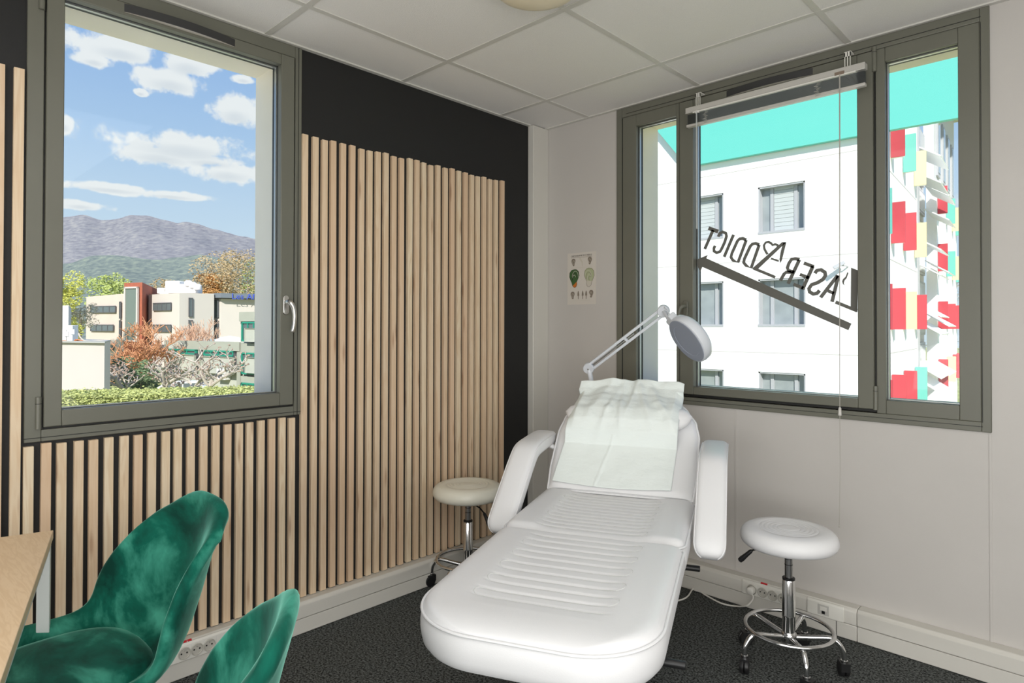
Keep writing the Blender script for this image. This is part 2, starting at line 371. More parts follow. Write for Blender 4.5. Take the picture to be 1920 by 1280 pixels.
# plug and cable
pc = thing('plug_cable', 'white plug and flex trailing from the wall sockets towards the treatment bed', 'cable', (1.309, -.08, .06))
MB().lathe([(.0, -.0), (.0165, .0), (.0175, .012), (.016, .022), (.009, .026), (0, .0265)], (1.309, -.0705, .0935), (0, -1, 0), 24).build('plug', M_pvcw, pc, smooth=True)
cp = [(1.323, -0.090, 0.073), (1.320, -0.100, 0.054), (1.309, -0.130, 0.041), (1.244, -0.096, 0.008), (1.178, -0.107, 0.006), (1.088, -0.074, 0.006), (1.014, -0.049, 0.008)]
cp = [(1.309, -.088, .088)]+cp+[(1.05, -.22, .02), (.95, -.4, .012)]
def smooth_path(P, n=6):
    P = [Vector(p) for p in P]; out = []
    for i in range(len(P)-1):
        a, b, c, d = P[max(i-1, 0)], P[i], P[i+1], P[min(i+2, len(P)-1)]
        for k in range(n):
            t = k/n; out.append(.5*((2*b)+(c-a)*t+(2*a-5*b+4*c-d)*t*t+(-a+3*b-3*c+d)*t**3))
    return out+[P[-1]]
MB().tube(smooth_path(cp), .0036, 8).build('flex', M_pvcw, pc, smooth=True)

# ---------------------------------------------------------------- wooden slats
sl = thing('slat_cladding', 'vertical pine slats fixed over the black wall around the left window', 'wall cladding', (0, -1.5, .13))
def slat_mesh(h, w, t=.017): 
    m = MB().box(-t/2, t/2, -w/2, w/2, 0, h); return m.mesh('slat', M_pine)
smesh = {}
def slat(y, z0, z1, w=.0262):
    jit = random.uniform(-.0012, .0012); k = round(z1-z0, 3)
    if k not in smesh: smesh[k] = slat_mesh(z1-z0, w)
    o = link_mesh('slat', smesh[k], sl, (.0087, y+jit, z0+random.uniform(-.0, .003)))
    o.rotation_euler = (random.uniform(-.0022, .0022), 0, random.uniform(-.02, .02))
y = -.351-.0135; n = 0
for i in range(27): slat(-.3645-i*.0457, .1325, 2.088+random.choice((0, 0, .004, -.004)))
for i in range(21): slat(-1.606-i*.0442, .1325, .892+random.choice((0, .003, -.003)))
for i in range(14): slat(-2.526-i*.046, .1325, 2.083+random.choice((0, .003, -.003)))

# ---------------------------------------------------------------- windows
def ring_frame(m, P, a0, a1, z0, z1, w, d0, d1):
    """rectangular frame: outer rect (a0,a1,z0,z1), member widths w=(left,right,bottom,top), depth d0..d1"""
    wl, wr, wb_, wt = w
    for (p, q, r, s) in ((a0, a0+wl, z0, z1), (a1-wr, a1, z0, z1), (a0+wl, a1-wr, z0, z0+wb_), (a0+wl, a1-wr, z1-wt, z1)):
        m.box(*P(p, q, d0, d1), r, s)
    return m
PA = lambda a, b, d0, d1: (min(d0, d1), max(d0, d1), a, b)             # plane x=0, inside is +x
PB = lambda a, b, d0, d1: (a, b, min(-d0, -d1), max(-d0, -d1))         # plane y=0, inside is -y
def pane(P, a0, a1, z0, z1, parent, name='glass_pane'):
    for k, d in ((0, -.022), (1, -.040)):
        MB().box(*P(a0-.004, a1+.004, d-.002, d+.002), z0-.004, z1+.004).build(name, M_glass, parent)
    m = MB(); ring_frame(m, P, a0-.003, a1+.003, z0-.003, z1+.003, (.007,)*4, -.038, -.024); m.build('glazing_spacer', M_spacer, parent)
    m = MB(); ring_frame(m, P, a0-.004, a1+.004, z0-.004, z1+.004, (.005,)*4, -.0195, -.013); m.build('gasket', M_gasket, parent)
    m = MB(); ring_frame(m, P, a0-.004, a1+.004, z0-.004, z1+.004, (.005,)*4, -.060, -.042); m.build('gasket', M_gasket, parent)
# window_1 in the slatted wall
w1 = thing('window_1', None, None, (0, -2.03, .9), kind='structure')
m = MB(); ring_frame(m, PA, -2.503, -1.567, .902, 2.4525, (.045, .030, .038, .050), -.06, .010); m.build('outer_frame', M_frame, w1, bevel=.0025)
m = MB(); ring_frame(m, PA, -2.4605, -1.596, .938, 2.4035, (.008, .006, .008, .006), -.05, -.002); m.build('rebate', M_gasket, w1)
m = MB(); ring_frame(m, PA, -2.4535, -1.604, .948, 2.399, (.0485, .058, .052, .044), -.055, .018); sa_ = m.build('sash', M_frame, w1, bevel=.003)
pane(PA, -2.405, -1.662, 1.0, 2.355, w1)
m = MB(); m.box(.0, .0115, -2.503, -1.567, .9145, .9165); m.box(.0, .0115, -1.5835, -1.5815, .902, 2.45); m.build('frame_groove', M_gasket, w1)
def hinge(P, a, z0, z1, parent, d=.014):
    def pt(z): 
        b = P(a, a, d, d); return ((b[0]+b[1])/2, (b[2]+b[3])/2, z)
    h = MB().tube([pt(z0), pt(z1)], .0085, 14).build('hinge', M_frame, parent, smooth=True)
    MB().tube([pt(z0+(z1-z0)*.78), pt(z0+(z1-z0)*.80)], .0088, 14).build('hinge_gap', M_gasket, h)
hinge(PA, -2.4665, .944, 1.046, w1); hinge(PA, -2.4665, 2.29, 2.39, w1)
def handle(P, side, a, zc, parent, mt):
    f = lambda a_, d, z: ((lambda b: ((b[0]+b[1])/2, (b[2]+b[3])/2, z))(P(a_, a_, d, d)))
    m = MB()
    poly = [(a-.0125+.0*0, 0)]
    pts = [(a+.0125*cos(t), zc+(.028 if sin(t) >= 0 else -.028)+.0125*sin(t)) for t in [2*pi*k/28 for k in range(28)]]
    m.prism(pts, lambda p, z: f(p, .018, z), lambda p, z: f(p, .026, z)); hb = m.build('handle_plate', mt, parent, bevel=.002)
    m = MB(); s = side
    path = [f(a, .024, zc+.012), f(a, .045, zc+.012), f(a+.003*s, .058, zc+.008), f(a+.012*s, .062, zc-.01), f(a+.018*s, .061, zc-.04), f(a+.018*s, .058, zc-.075), f(a+.012*s, .055, zc-.112)]
    m.tube(smooth_path(path, 5), [.0105]*8+[.0095]*8+[.009]*8+[.008]*6+[.006], 12); m.build('handle_grip', mt, parent, smooth=True)
handle(PA, 1, -1.640, 1.362, w1, M_nickel)
def vent(P, a0, a1, z0, z1, parent):
    n = 24; f = lambda a_, d, z: ((lambda b: ((b[0]+b[1])/2, (b[2]+b[3])/2, z))(P(a_, a_, d, d)))
    def pl(bulge): return [(a0, .006), (a0, .014)]+[(a0+(a1-a0)*k/n, .014+bulge*sin(pi*k/n)**.75) for k in range(1, n)]+[(a1, .014), (a1, .006)]
    MB().prism(pl(.028), lambda a, d: f(a, d, z0), lambda a, d: f(a, d, z1)).build('air_vent', M_vent, parent, bevel=.0012)
    MB().prism(pl(.023), lambda a, d: f(a, d, z0-.0008), lambda a, d: f(a, d, z0+.001)).build('vent_underside', M_ventl, parent)
vent(PA, -2.246, -1.842, 2.366, 2.395, w1)
# window_2 in the white wall: fixed light, opening sash, fixed light
w2 = thing('window_2', None, None, (1.35, 0, .89), kind='structure')
m = MB(); ring_frame(m, PB, .539, 2.171, .890, 2.4525, (.036, .030, .036, .050), -.06, .010); m.build('outer_frame', M_frame, w2, bevel=.0025)
m = MB()
ring_frame(m, PB, .575, .915, .926, 2.403, (.086, .018, .06, .062), -.055, .006)
ring_frame(m, PB, 1.797, 2.141, .926, 2.403, (.034, .067, .055, .058), -.055, .006)
m.build('fixed_frame', M_frame, w2, bevel=.0025)
m = MB(); ring_frame(m, PB, .915, 1.797, .93, 2.403, (.006, .006, .012, .006), -.05, -.001); m.build('rebate', M_gasket, w2)
m = MB(); ring_frame(m, PB, .922, 1.790, .942, 2.397, (.074, .059, .039, .052), -.055, .018); m.build('sash', M_frame, w2, bevel=.003)
m = MB()
for b in ((.575, .577, .925, 2.40), (2.1435, 2.1455, .925, 2.40)): m.box(b[0], b[1], -.0105, 0, b[2], b[3])
m.box(.575, 2.1455, -.0105, 0, .9085, .9105); m.box(.60, 2.1455, -.0115, 0, 2.418, 2.420); m.build('frame_groove', M_gasket, w2)
pane(PB, .661, .897, .985, 2.341, w2); pane(PB, .996, 1.731, .980, 2.345, w2); pane(PB, 1.831, 2.074, .981, 2.345, w2)
hinge(PB, 1.795, .940, 1.036, w2); hinge(PB, 1.795, 2.312, 2.412, w2)
handle(PB, -1, .957, 1.365, w2, M_frame)
vent(PB, 1.158, 1.570, 2.364, 2.394, w2)
# sills outside
MB().box(-.36, -.06, -2.455, -1.614, .945, .958).build('trim_2', M_frame)['kind'] = 'structure'
MB().box(.592, 2.12, .06, .36, .945, .958).build('trim_3', M_frame)['kind'] = 'structure'

# ---------------------------------------------------------------- lettering on the glass (read from outside, so mirrored from here)
M_vinyl = mat('grey_vinyl', lin(98, 97, 91), .6)
dc = thing('window_lettering', 'dark vinyl arrow and mirrored lettering on the middle pane of the right window', 'sign', (1.37, .018, 1.5))
STR = [('letter', [(1.059, 1.758), (1.109, 1.736)], .0068), ('letter', [(1.083, 1.746), (1.039, 1.657)], .0058),
 ('letter', [(1.109, 1.711), (1.116, 1.726), (1.131, 1.732), (1.148, 1.724), (1.151, 1.709), (1.142, 1.682), (1.128, 1.654), (1.118, 1.638), (1.101, 1.634), (1.087, 1.643), (1.087, 1.657), (1.093, 1.669)], .0055),
 ('letter', [(1.186, 1.713), (1.139, 1.611)], .0056),
 ('letter', [(1.248, 1.682), (1.208, 1.581), (1.183, 1.591), (1.173, 1.607), (1.178, 1.626), (1.205, 1.681), (1.215, 1.690), (1.231, 1.691), (1.248, 1.682)], .0055),
 ('letter', [(1.309, 1.654), (1.271, 1.550), (1.246, 1.563), (1.235, 1.578), (1.239, 1.595), (1.267, 1.651), (1.276, 1.660), (1.292, 1.662), (1.309, 1.654)], .0055),
 ('heart', [(1.395, 1.637), (1.392, 1.646), (1.382, 1.650), (1.370, 1.648), (1.363, 1.657), (1.352, 1.663), (1.339, 1.662), (1.331, 1.650), (1.333, 1.633), (1.342, 1.615), (1.348, 1.607)], .0040),
 ('letter', [(1.280, 1.548), (1.382, 1.500)], .0048), ('letter', [(1.363, 1.587), (1.398, 1.572)], .0030),
 ('letter', [(1.488, 1.572), (1.439, 1.468)], .0058), ('letter', [(1.488, 1.572), (1.471, 1.578), (1.454, 1.576), (1.443, 1.560), (1.436, 1.540), (1.440, 1.528), (1.466, 1.517)], .0055), ('letter', [(1.454, 1.519), (1.430, 1.520), (1.421, 1.512), (1.405, 1.484)], .0055),
 ('letter', [(1.545, 1.540), (1.501, 1.440)], .0058), ('letter', [(1.549, 1.537), (1.507, 1.556)], .0055), ('letter', [(1.528, 1.490), (1.490, 1.507)], .0052), ('letter', [(1.505, 1.445), (1.462, 1.465)], .0055),
 ('letter', [(1.553, 1.508), (1.561, 1.520), (1.578, 1.522), (1.594, 1.510), (1.596, 1.496), (1.586, 1.480), (1.564, 1.467), (1.539, 1.459), (1.528, 1.443), (1.531, 1.428), (1.546, 1.418), (1.562, 1.421), (1.572, 1.433)], .0060),
 ('letter', [(1.645, 1.494), (1.576, 1.402)], .0056), ('letter', [(1.648, 1.494), (1.622, 1.382)], .0056), ('letter', [(1.606, 1.430), (1.630, 1.418)], .0050),
 ('letter', [(1.636, 1.381), (1.720, 1.342)], .0052)]
def flat_stroke(m, pts, hw, y=.018):
    P = [Vector((p[0], 0, p[1])) for p in pts]; n = len(P); L_, R__ = [], []
    for i in range(n):
        d = (P[min(i+1, n-1)]-P[max(i-1, 0)]).normalized(); nn = Vector((-d.z, 0, d.x))*hw
        L_.append(P[i]+nn); R__.append(P[i]-nn)
    V = [Vector((p.x, y, p.z)) for p in L_+R__]+[Vector((p.x, y+.0006, p.z)) for p in L_+R__]
    F = []
    for i in range(n-1):
        F += [(i, i+1, n+i+1, n+i), (2*n+i, 3*n+i, 3*n+i+1, 2*n+i+1), (i, 2*n+i, 2*n+i+1, i+1), (n+i, n+i+1, 3*n+i+1, 3*n+i)]
    F += [(0, n, 3*n, 2*n), (n-1, 3*n-1, 4*n-1, 2*n-1)]
    m.add(V, F)
def flat_poly(m, pts, y=.018): m.prism(pts, lambda x, z: (x, y, z), lambda x, z: (x, y+.0006, z))
for nm, pts, hw in STR:
    m = MB(); flat_stroke(m, pts, hw*1.35); m.build(nm, M_vinyl, dc)
for nm, pts in (('letter', [(1.413, 1.657), (1.432, 1.655), (1.303, 1.542), (1.276, 1.547)]), ('letter', [(1.419, 1.655), (1.432, 1.655), (1.412, 1.575), (1.404, 1.562), (1.401, 1.581), (1.407, 1.617)]),
                ('letter', [(1.697, 1.524), (1.723, 1.511), (1.721, 1.336), (1.695, 1.359)]),
                ('apostrophe', [(1.683, 1.507), (1.687, 1.501), (1.680, 1.480), (1.672, 1.471), (1.669, 1.459), (1.673, 1.449), (1.665, 1.456), (1.662, 1.468), (1.666, 1.478), (1.676, 1.487)]),
                ('arrow_shaft', [(1.036, 1.617), (1.698, 1.289), (1.686, 1.261), (1.024, 1.571)]), ('arrow_head', [(0.987, 1.606), (1.055, 1.627), (1.014, 1.546)])):
    m = MB(); flat_poly(m, pts, .0178 if nm != 'arrow_head' else .0182); m.build(nm, M_vinyl, dc)

# ---------------------------------------------------------------- venetian blind, raised
bl = thing('venetian_blind', 'raised grey venetian blind hanging at the top of the right window', 'blind', (1.39, -.08, 2.2))
M_alu = mat('blind_rail', lin(196, 193, 187), .35, metal=.2)
M_slat = mat('blind_slat', lin(112, 116, 116), .4, metal=.4)
MB().box(.999, 1.783, -.100, -.062, 2.306, 2.331).box(.999, 1.783, -.102, -.098, 2.302, 2.308).build('headrail', M_alu, bl, bevel=.002)
MB().box(1.04, 1.75, -.1035, -.100, 2.298, 2.3035).build('valance_clip_strip', M_pvcw, bl)
sm_ = MB().grid(lambda u, v: (-.388+u*.776, -.0125+v*.025, .0025*(1-(2*v-1)**2)), 2, 4).mesh('blind_slat', M_slat)
for k in range(16):
    o = link_mesh('blind_slat', sm_, bl, (1.391, -.081, 2.254+k*.0029))
    so = o.modifiers.new('s', 'SOLIDIFY'); so.thickness = .0006
MB().box(1.0, 1.782, -.094, -.068, 2.238, 2.2515).build('bottom_rail', M_alu, bl, bevel=.003)
for x in (1.046, 1.709):
    m = MB(); m.box(x-.013, x+.013, -.062, -.018, 2.401, 2.405)
    for dx in (-.0115, -.0015, .0085): m.box(x+dx, x+dx+.003, -.063, -.0595, 2.325, 2.403)
    m.box(x-.0115, x+.0115, -.063, -.0595, 2.325, 2.337); m.box(x-.0115, x+.0115, -.063, -.0595, 2.385, 2.403)
    m.build('bracket', M_pvcw, bl)
for x in (1.105, 1.605):
    pts = [(x+.011*sin(i*1.9)+.004*sin(i*.7), -.104-.003*cos(i*2.3), 2.292-i*.0022) for i in range(26)]
    MB().tube(pts, .0011, 5).build('ladder_tape', mat('cord_grey', lin(170, 168, 160), .7), bl)
MB().tube([(1.062, -.108, 2.30), (1.064, -.11, 1.74)], .0035, 6).build('tilt_wand', mat('wand_clear', lin(215, 220, 218), .2, alpha=.45), bl)
MB().box(1.052, 1.072, -.106, -.098, 2.293, 2.304).build('wand_hook', M_pvcw, bl)
M_cord = mat('cord_white', lin(176, 172, 164), .7)
MB().tube([(1.690, -.1035, 2.305), (1.6895, -.1035, 1.9), (1.688, -.1035, 1.4), (1.6875, -.1035, .945)], .0014, 6).tube([(1.693, -.1035, 2.305), (1.691, -.1035, 1.8), (1.688, -.1035, 1.2)], .0012, 6).build('lift_cord', M_cord, bl)
MB().lathe([(.002, .0), (.0055, -.004), (.0075, -.030), (.007, -.034), (0, -.034)], (1.6875, -.1035, .950), (0, 0, 1), 14).build('cord_tassel', M_alu, bl, smooth=True)
MB().tube([(1.6875, -.1035, .92), (1.688, -.1035, .70), (1.684, -.1035, .47)], .0013, 6).lathe([(.001, .004), (.003, 0), (.003, -.006), (0, -.007)], (1.684, -.1035, .468), (0, 0, 1), 8).build('lower_cord', M_cord, bl)
MB().box(1.672, 1.708, -.1045, -.098, 2.302, 2.315).build('cord_lock', mat('cord_lock_brown', lin(128, 112, 98), .5), bl)

# ---------------------------------------------------------------- poster
po = thing('ear_poster', 'small white ear acupuncture chart pinned to the wall beside the corner', 'poster', (.294, -.001, 1.55))
M_paper = mat('poster_paper', lin(206, 200, 191), .5)
MB().box(.192, .397, -.0016, -.0002, 1.402, 1.699).build('sheet', M_paper, po)
def earpts(cx, cz, s, flip):
    pr_ = [(0, .5), (.22, .47), (.36, .33), (.38, .1), (.30, -.08), (.22, -.22), (.16, -.40), (.03, -.5), (-.10, -.46), (-.16, -.33), (-.14, -.18), (-.24, -.02), (-.32, .15), (-.28, .36), (-.14, .48)]
    return [(cx+flip*a*s, cz+b*s*1.05) for a, b in pr_]
def pflat(name, pts, mt, y): MB().prism(pts, lambda x, z: (x, -y, z), lambda x, z: (x, -y-.0001, z)).build(name, mt, po)
def pline(name, pts, hw, mt, y):
    m = MB(); flat_stroke(m, pts, hw, -y); m.build(name, mt, po)
M_e1 = mat('print_green', lin(58, 92, 48), .6); M_e2 = mat('print_orange', lin(196, 110, 34), .6); M_e3 = mat('print_sage', lin(168, 176, 140), .6)
M_e4 = mat('print_grey', lin(128, 118, 106), .6); M_e5 = mat('print_dark', lin(52, 46, 42), .6); M_e6 = mat('print_pale', lin(198, 192, 178), .6)
pflat('ear_print', earpts(.246, 1.552, .100, -1), M_e1, .0018)
pflat('lobe_print', [(p[0], p[1]) for p in earpts(.246, 1.552, .100, -1)[6:11]], M_e2, .0020)
pflat('ear_print', earpts(.346, 1.556, .100, 1), M_e3, .0018)
pflat('lobe_print', [(p[0], p[1]) for p in earpts(.346, 1.556, .100, 1)[5:11]], M_e6, .0020)
for cx, fl, mt in ((.246, -1, M_e5), (.346, 1, M_e4)):
    for k in range(4):
        rr = .028-.006*k
        pline('fold_print', [(cx+fl*(.004*k-.004)+rr*.8*cos(t), 1.560-.004*k+rr*1.25*sin(t)) for t in [(-.6+.5*k)+i*.45 for i in range(9)]], .0011, mt if k % 2 else M_e6, .0022)
    pr_ = earpts(cx, 1.552, .100, fl); pline('outline_print', pr_+[pr_[0]], .0010, mt, .0023)
for cx, cz, fl, s, mt in ((.238, 1.645, -1, .042, M_e4), (.352, 1.648, 1, .042, M_e4), (.232, 1.455, -1, .042, M_e4), (.362, 1.46, 1, .042, M_e4)):
    pflat('small_ear_print', earpts(cx, cz, s, fl), mt, .0018)
    pline('fold_print', [(cx+.007*cos(t), cz+.011*sin(t)) for t in [i*.6 for i in range(9)]], .0008, M_e6, .0021)
for cx in (.272, .303, .328): pflat('figure_print', [(cx, 1.482), (cx+.003, 1.476), (cx+.006, 1.466), (cx+.007, 1.452), (cx+.003, 1.452), (cx+.002, 1.432), (cx-.002, 1.432), (cx-.003, 1.452), (cx-.007, 1.452), (cx-.006, 1.466), (cx-.003, 1.476)], M_e4, .0018)
pflat('figure_print', [(.290, 1.668), (.296, 1.655), (.304, 1.645), (.303, 1.622), (.299, 1.618), (.296, 1.640), (.288, 1.652), (.280, 1.660), (.278, 1.668)], M_e6, .0018)
M_ptx = mat('print_text', lin(96, 90, 84), .6)
place_text("CARTOGRAPHIE DE L'OREILLE", .0125, M_ptx, po, (.294, -.0022, 1.681), (1, 0, 0), (0, 0, 1), .88)
for zc, w in ((1.671, .15), (1.612, .15), (1.423, .13)): pflat('caption_print', [(.294-w/2, zc), (.294+w/2, zc), (.294+w/2, zc+.0016), (.294-w/2, zc+.0016)], M_e6 if zc < 1.65 else M_e4, .0018)

# ---------------------------------------------------------------- ceiling lamp
cl_ = thing('ceiling_lamp', 'round cream ceiling lamp cut by the top of the picture', 'lamp', (1.10, -1.30, 2.456))
MB().lathe([(0, 0), (.158, 0), (.162, -.012), (.158, -.02), (0, -.02)], (1.115, -1.315, 2.455), (0, 0, 1), 48).build('lamp_base', M_metalw, cl_, smooth=True)
M_opal = mat('opal_diffuser', lin(236, 224, 196), .35)
MB().lathe([(.152, -.018), (.156, -.032), (.150, -.050), (.132, -.067), (.10, -.079), (.05, -.087), (0, -.089)], (1.115, -1.315, 2.455), (0, 0, 1), 48).build('diffuser', M_opal, cl_, smooth=True)

# ---------------------------------------------------------------- treatment bed
O0 = Vector((1.2486, -1.2058, .5735)); BU = Vector((cos(.4206), sin(.4206), 0)); BH = Vector((sin(.4206), -cos(.4206), 0)); ZZ = Vector((0, 0, 1))
bed = thing('treatment_bed', 'white padded reclining treatment bed with raised back and armrests', 'treatment bed', (O0.x, O0.y, 0))
def bframe(o, vdir):
    n = BU.cross(vdir).normalized()
    if n.z < 0: n = -n
    return lambda a, b, h: o+BU*a+vdir*b+n*h
def cushion(name, fr, hw, bs, thick, top, m=44, bulge=.006, mt=None, piping=None, parent=bed, rbot=.025):
    """padded cushion: rows bs, half width hw(b); top(k,b) height"""
    mb = MB(); nr = len(bs); ks = [sin(pi/2*(2*i/m-1))*.35+(2*i/m-1)*.65 for i in range(m+1)]
    for b in bs: mb.v += [fr(hw(b)*k, b, top(k, b)) for k in ks]
    mb.f += [(j*(m+1)+i, j*(m+1)+i+1, (j+1)*(m+1)+i+1, (j+1)*(m+1)+i) for j in range(nr-1) for i in range(m)]
    per = list(range(0, m))+[j*(m+1)+m for j in range(nr-1)]+[(nr-1)*(m+1)+i for i in range(m, 0, -1)]+[j*(m+1) for j in range(nr-1, 0, -1)]
    ab = [(hw(bs[p//(m+1)])*ks[p % (m+1)], bs[p//(m+1)]) for p in per]
    n = len(per); ctr = (0, (bs[0]+bs[-1])/2)
    nm = []
    for i in range(n):
        a0, a1 = ab[(i-1) % n], ab[(i+1) % n]; dx, dy = a1[0]-a0[0], a1[1]-a0[1]; L = math.hypot(dx, dy) or 1
        nx, ny = dy/L, -dx/L
        if nx*(ab[i][0]-ctr[0])+ny*(ab[i][1]-ctr[1]) < 0: nx, ny = -nx, -ny
        nm.append((nx, ny))
    lev = [(0.002, -.004)]+[(bulge*sin(pi*min(1, q/5))+.002, -q/6*thick) for q in range(1, 6)]+[(-rbot*.3, -thick*.97), (-rbot, -thick)]
    prev = per
    for off, h in lev:
        base = len(mb.v)
        mb.v += [fr(ab[i][0]+nm[i][0]*off, ab[i][1]+nm[i][1]*off, h) for i in range(n)]
        mb.f += [(prev[i], prev[(i+1) % n], base+(i+1) % n, base+i) for i in range(n)]
        prev = list(range(base, base+n))
    mb.f.append(tuple(prev))
    o = mb.build(name, mt or M_leath, parent, smooth=True)
    if piping:
        lo, hi = piping
        pts = [fr(ab[i][0]+nm[i][0]*.004, ab[i][1]+nm[i][1]*.004, .000) for i in range(n) if lo <= ab[i][1] <= hi]
        MB().tube(pts, .0038, 8, closed=(lo < bs[0])).build('piping', mt or M_leath, o, smooth=True)
    return o, ab
# leg section
fl = bframe(O0, BH); LL, RR = .722, .19
def hwL(b): return .30 if b < LL-RR else .30-RR*(1-math.sqrt(max(0, 1-((b-(LL-RR))/RR)**2)))
def edge(k, w=.16): 
    e = max(0, (abs(k)-(1-w))/w); return -(1-math.sqrt(max(0, 1-e*e)))
leg_lines = [.057, .105, .155, .205, .254, .306, .358, .408, .456, .506, .552]
def topL(k, b):
    a = k*hwL(b); e = edge(k, .14)*.022
    eb = max(0, (b-(LL-.09))/.09); e2 = -(1-math.sqrt(max(0, 1-min(1, eb)**2)))*.022
    e3 = -max(0, (.03-b)/.03)**2*.014
    z = .024+min(e+e2, 0)+e3
    z = max(z, 0)
    ch = max(0, 1-(abs(a)/.185)**6)*max(0, min(1, (b-.0)/.03))*max(0, min(1, (.60-b)/.06))
    z -= .009*ch
    g = sum(math.exp(-((b-q)/.0055)**2) for q in leg_lines if abs(b-q) < .02)
    z += ch*(.003-.0045*g)
    return z
bsL = [LL*(1-(1-i/150)**1.0) for i in range(0, 141)]+[LL*(1-(1-x)) for x in (.945, .955, .965, .975, .984, .991, .996, .999, 1.0)]
cush, _ = cushion('leg_cushion', fl, hwL, bsL, .088, topL, piping=(-1, 9))
def seams(lines, w0, w1, fr, topf, hw, parent, drop=.0002):
    m = MB()
    for i in range(0, len(lines)):
        q = lines[i]; side = -1 if i % 2 else 1
        q2 = lines[i+1] if i+1 < len(lines) else None
        pts = []
        for j in range(25):
            a = -w0+(w0+w1)*j/24; pts.append((a, q))
        if q2 is not None:
            c = (q+q2)/2; r = (q2-q)/2; x0 = w1 if i % 2 == 0 else -w0; sg = 1 if i % 2 == 0 else -1
            arc = [(x0+sg*r*.9*sin(t), c-r*cos(t)) for t in [pi*k/10 for k in range(11)]]
            P = [fr(a, b, topf(a/hw(b), b)+drop) for a, b in arc]; m.tube(P, .0010, 4)
        m.tube([fr(a, b, topf(a/hw(b), b)+drop+.0006) for a, b in pts], .0010, 4)
    m.build('stitched_seam', M_seam, parent)
seams(leg_lines, .158, .165, fl, topL, hwL, cush)
# seat section
fs = bframe(O0+ZZ*.004, -BH)
seat_lines = [.05+.0385*i for i in range(12)]
def hwS(b): return .302 if b > .05 else .302-.03*(1-b/.05)**2
def topS(k, b):
    a = k*hwS(b); e = edge(k, .13)*.022; e3 = -max(0, (.05-b)/.05)**2*.022-max(0, (b-.50)/.03)**2*.012
    z = max(.024+e+e3, -.002)
    ch = max(0, 1-(abs(a)/.20)**6)*max(0, min(1, (b-.01)/.03))
    g = sum(math.exp(-((b-q)/.005)**2) for q in seat_lines if abs(b-q) < .02)
    return z-.012*ch+ch*(.002-.0035*g)
cs, _ = cushion('seat_cushion', fs, hwS, [.53*i/130 for i in range(131)], .09, topS, piping=(-1, 9))
seams(seat_lines, .175, .165, fs, topS, hwS, cs)
# back section
TH = .75; BT = -BH*cos(TH)+ZZ*sin(TH); OB = O0-BH*.53+ZZ*.020; fb = bframe(OB, BT)
def interp(T_, x):
    for (x0, y0), (x1, y1) in zip(T_, T_[1:]):
        if x <= x1:
            t = (x-x0)/(x1-x0); t = max(0, t); t = t*t*(3-2*t)*.5+t*.5; return y0+(y1-y0)*t
    return T_[-1][1]
HB = [(0, .292), (.12, .302), (.30, .303), (.38, .288), (.44, .252), (.50, .205), (.54, .16), (.560, .11), (.568, .07)]
hwB = lambda b: interp(HB, b)
def topB(k, b): return max(0, .022+edge(k, .2)*.022-max(0, (b-.5)/.068)**2*.02-max(0, (.03-b)/.03)**2*.01)
cb, _ = cushion('back_cushion', fb, hwB, [.568*i/70 for i in range(71)], .095, topB, piping=(-1, 9))
# crescent headrest pillow
mb = MB(); nseg = 26
def pil(i, k):
    t = i/nseg*2-1; a = .278*t; c = .325+.045*abs(t)**1.6; r = max(.004, (1-abs(t)**4.5))**.5
    ang = 2*pi*k/16
    return fb(a, c+.066*r*cos(ang), .056+.042*r*sin(ang))
mb.v = [pil(i, k) for i in range(nseg+1) for k in range(16)]
mb.f = [(i*16+k, i*16+(k+1) % 16, (i+1)*16+(k+1) % 16, (i+1)*16+k) for i in range(nseg) for k in range(16)]+[tuple(range(15, -1, -1)), tuple(nseg*16+k for k in range(16))]
hp = mb.build('head_pillow', M_leath, bed, smooth=True)
MB().tube([fb(.268*(i/20*2-1), .325+.045*abs(i/20*2-1)**1.6-.066*max(.02, (1-abs(i/20*2-1)**4.5))**.5, .05) for i in range(21)], .003, 6).build('piping', M_leath, hp, smooth=True)
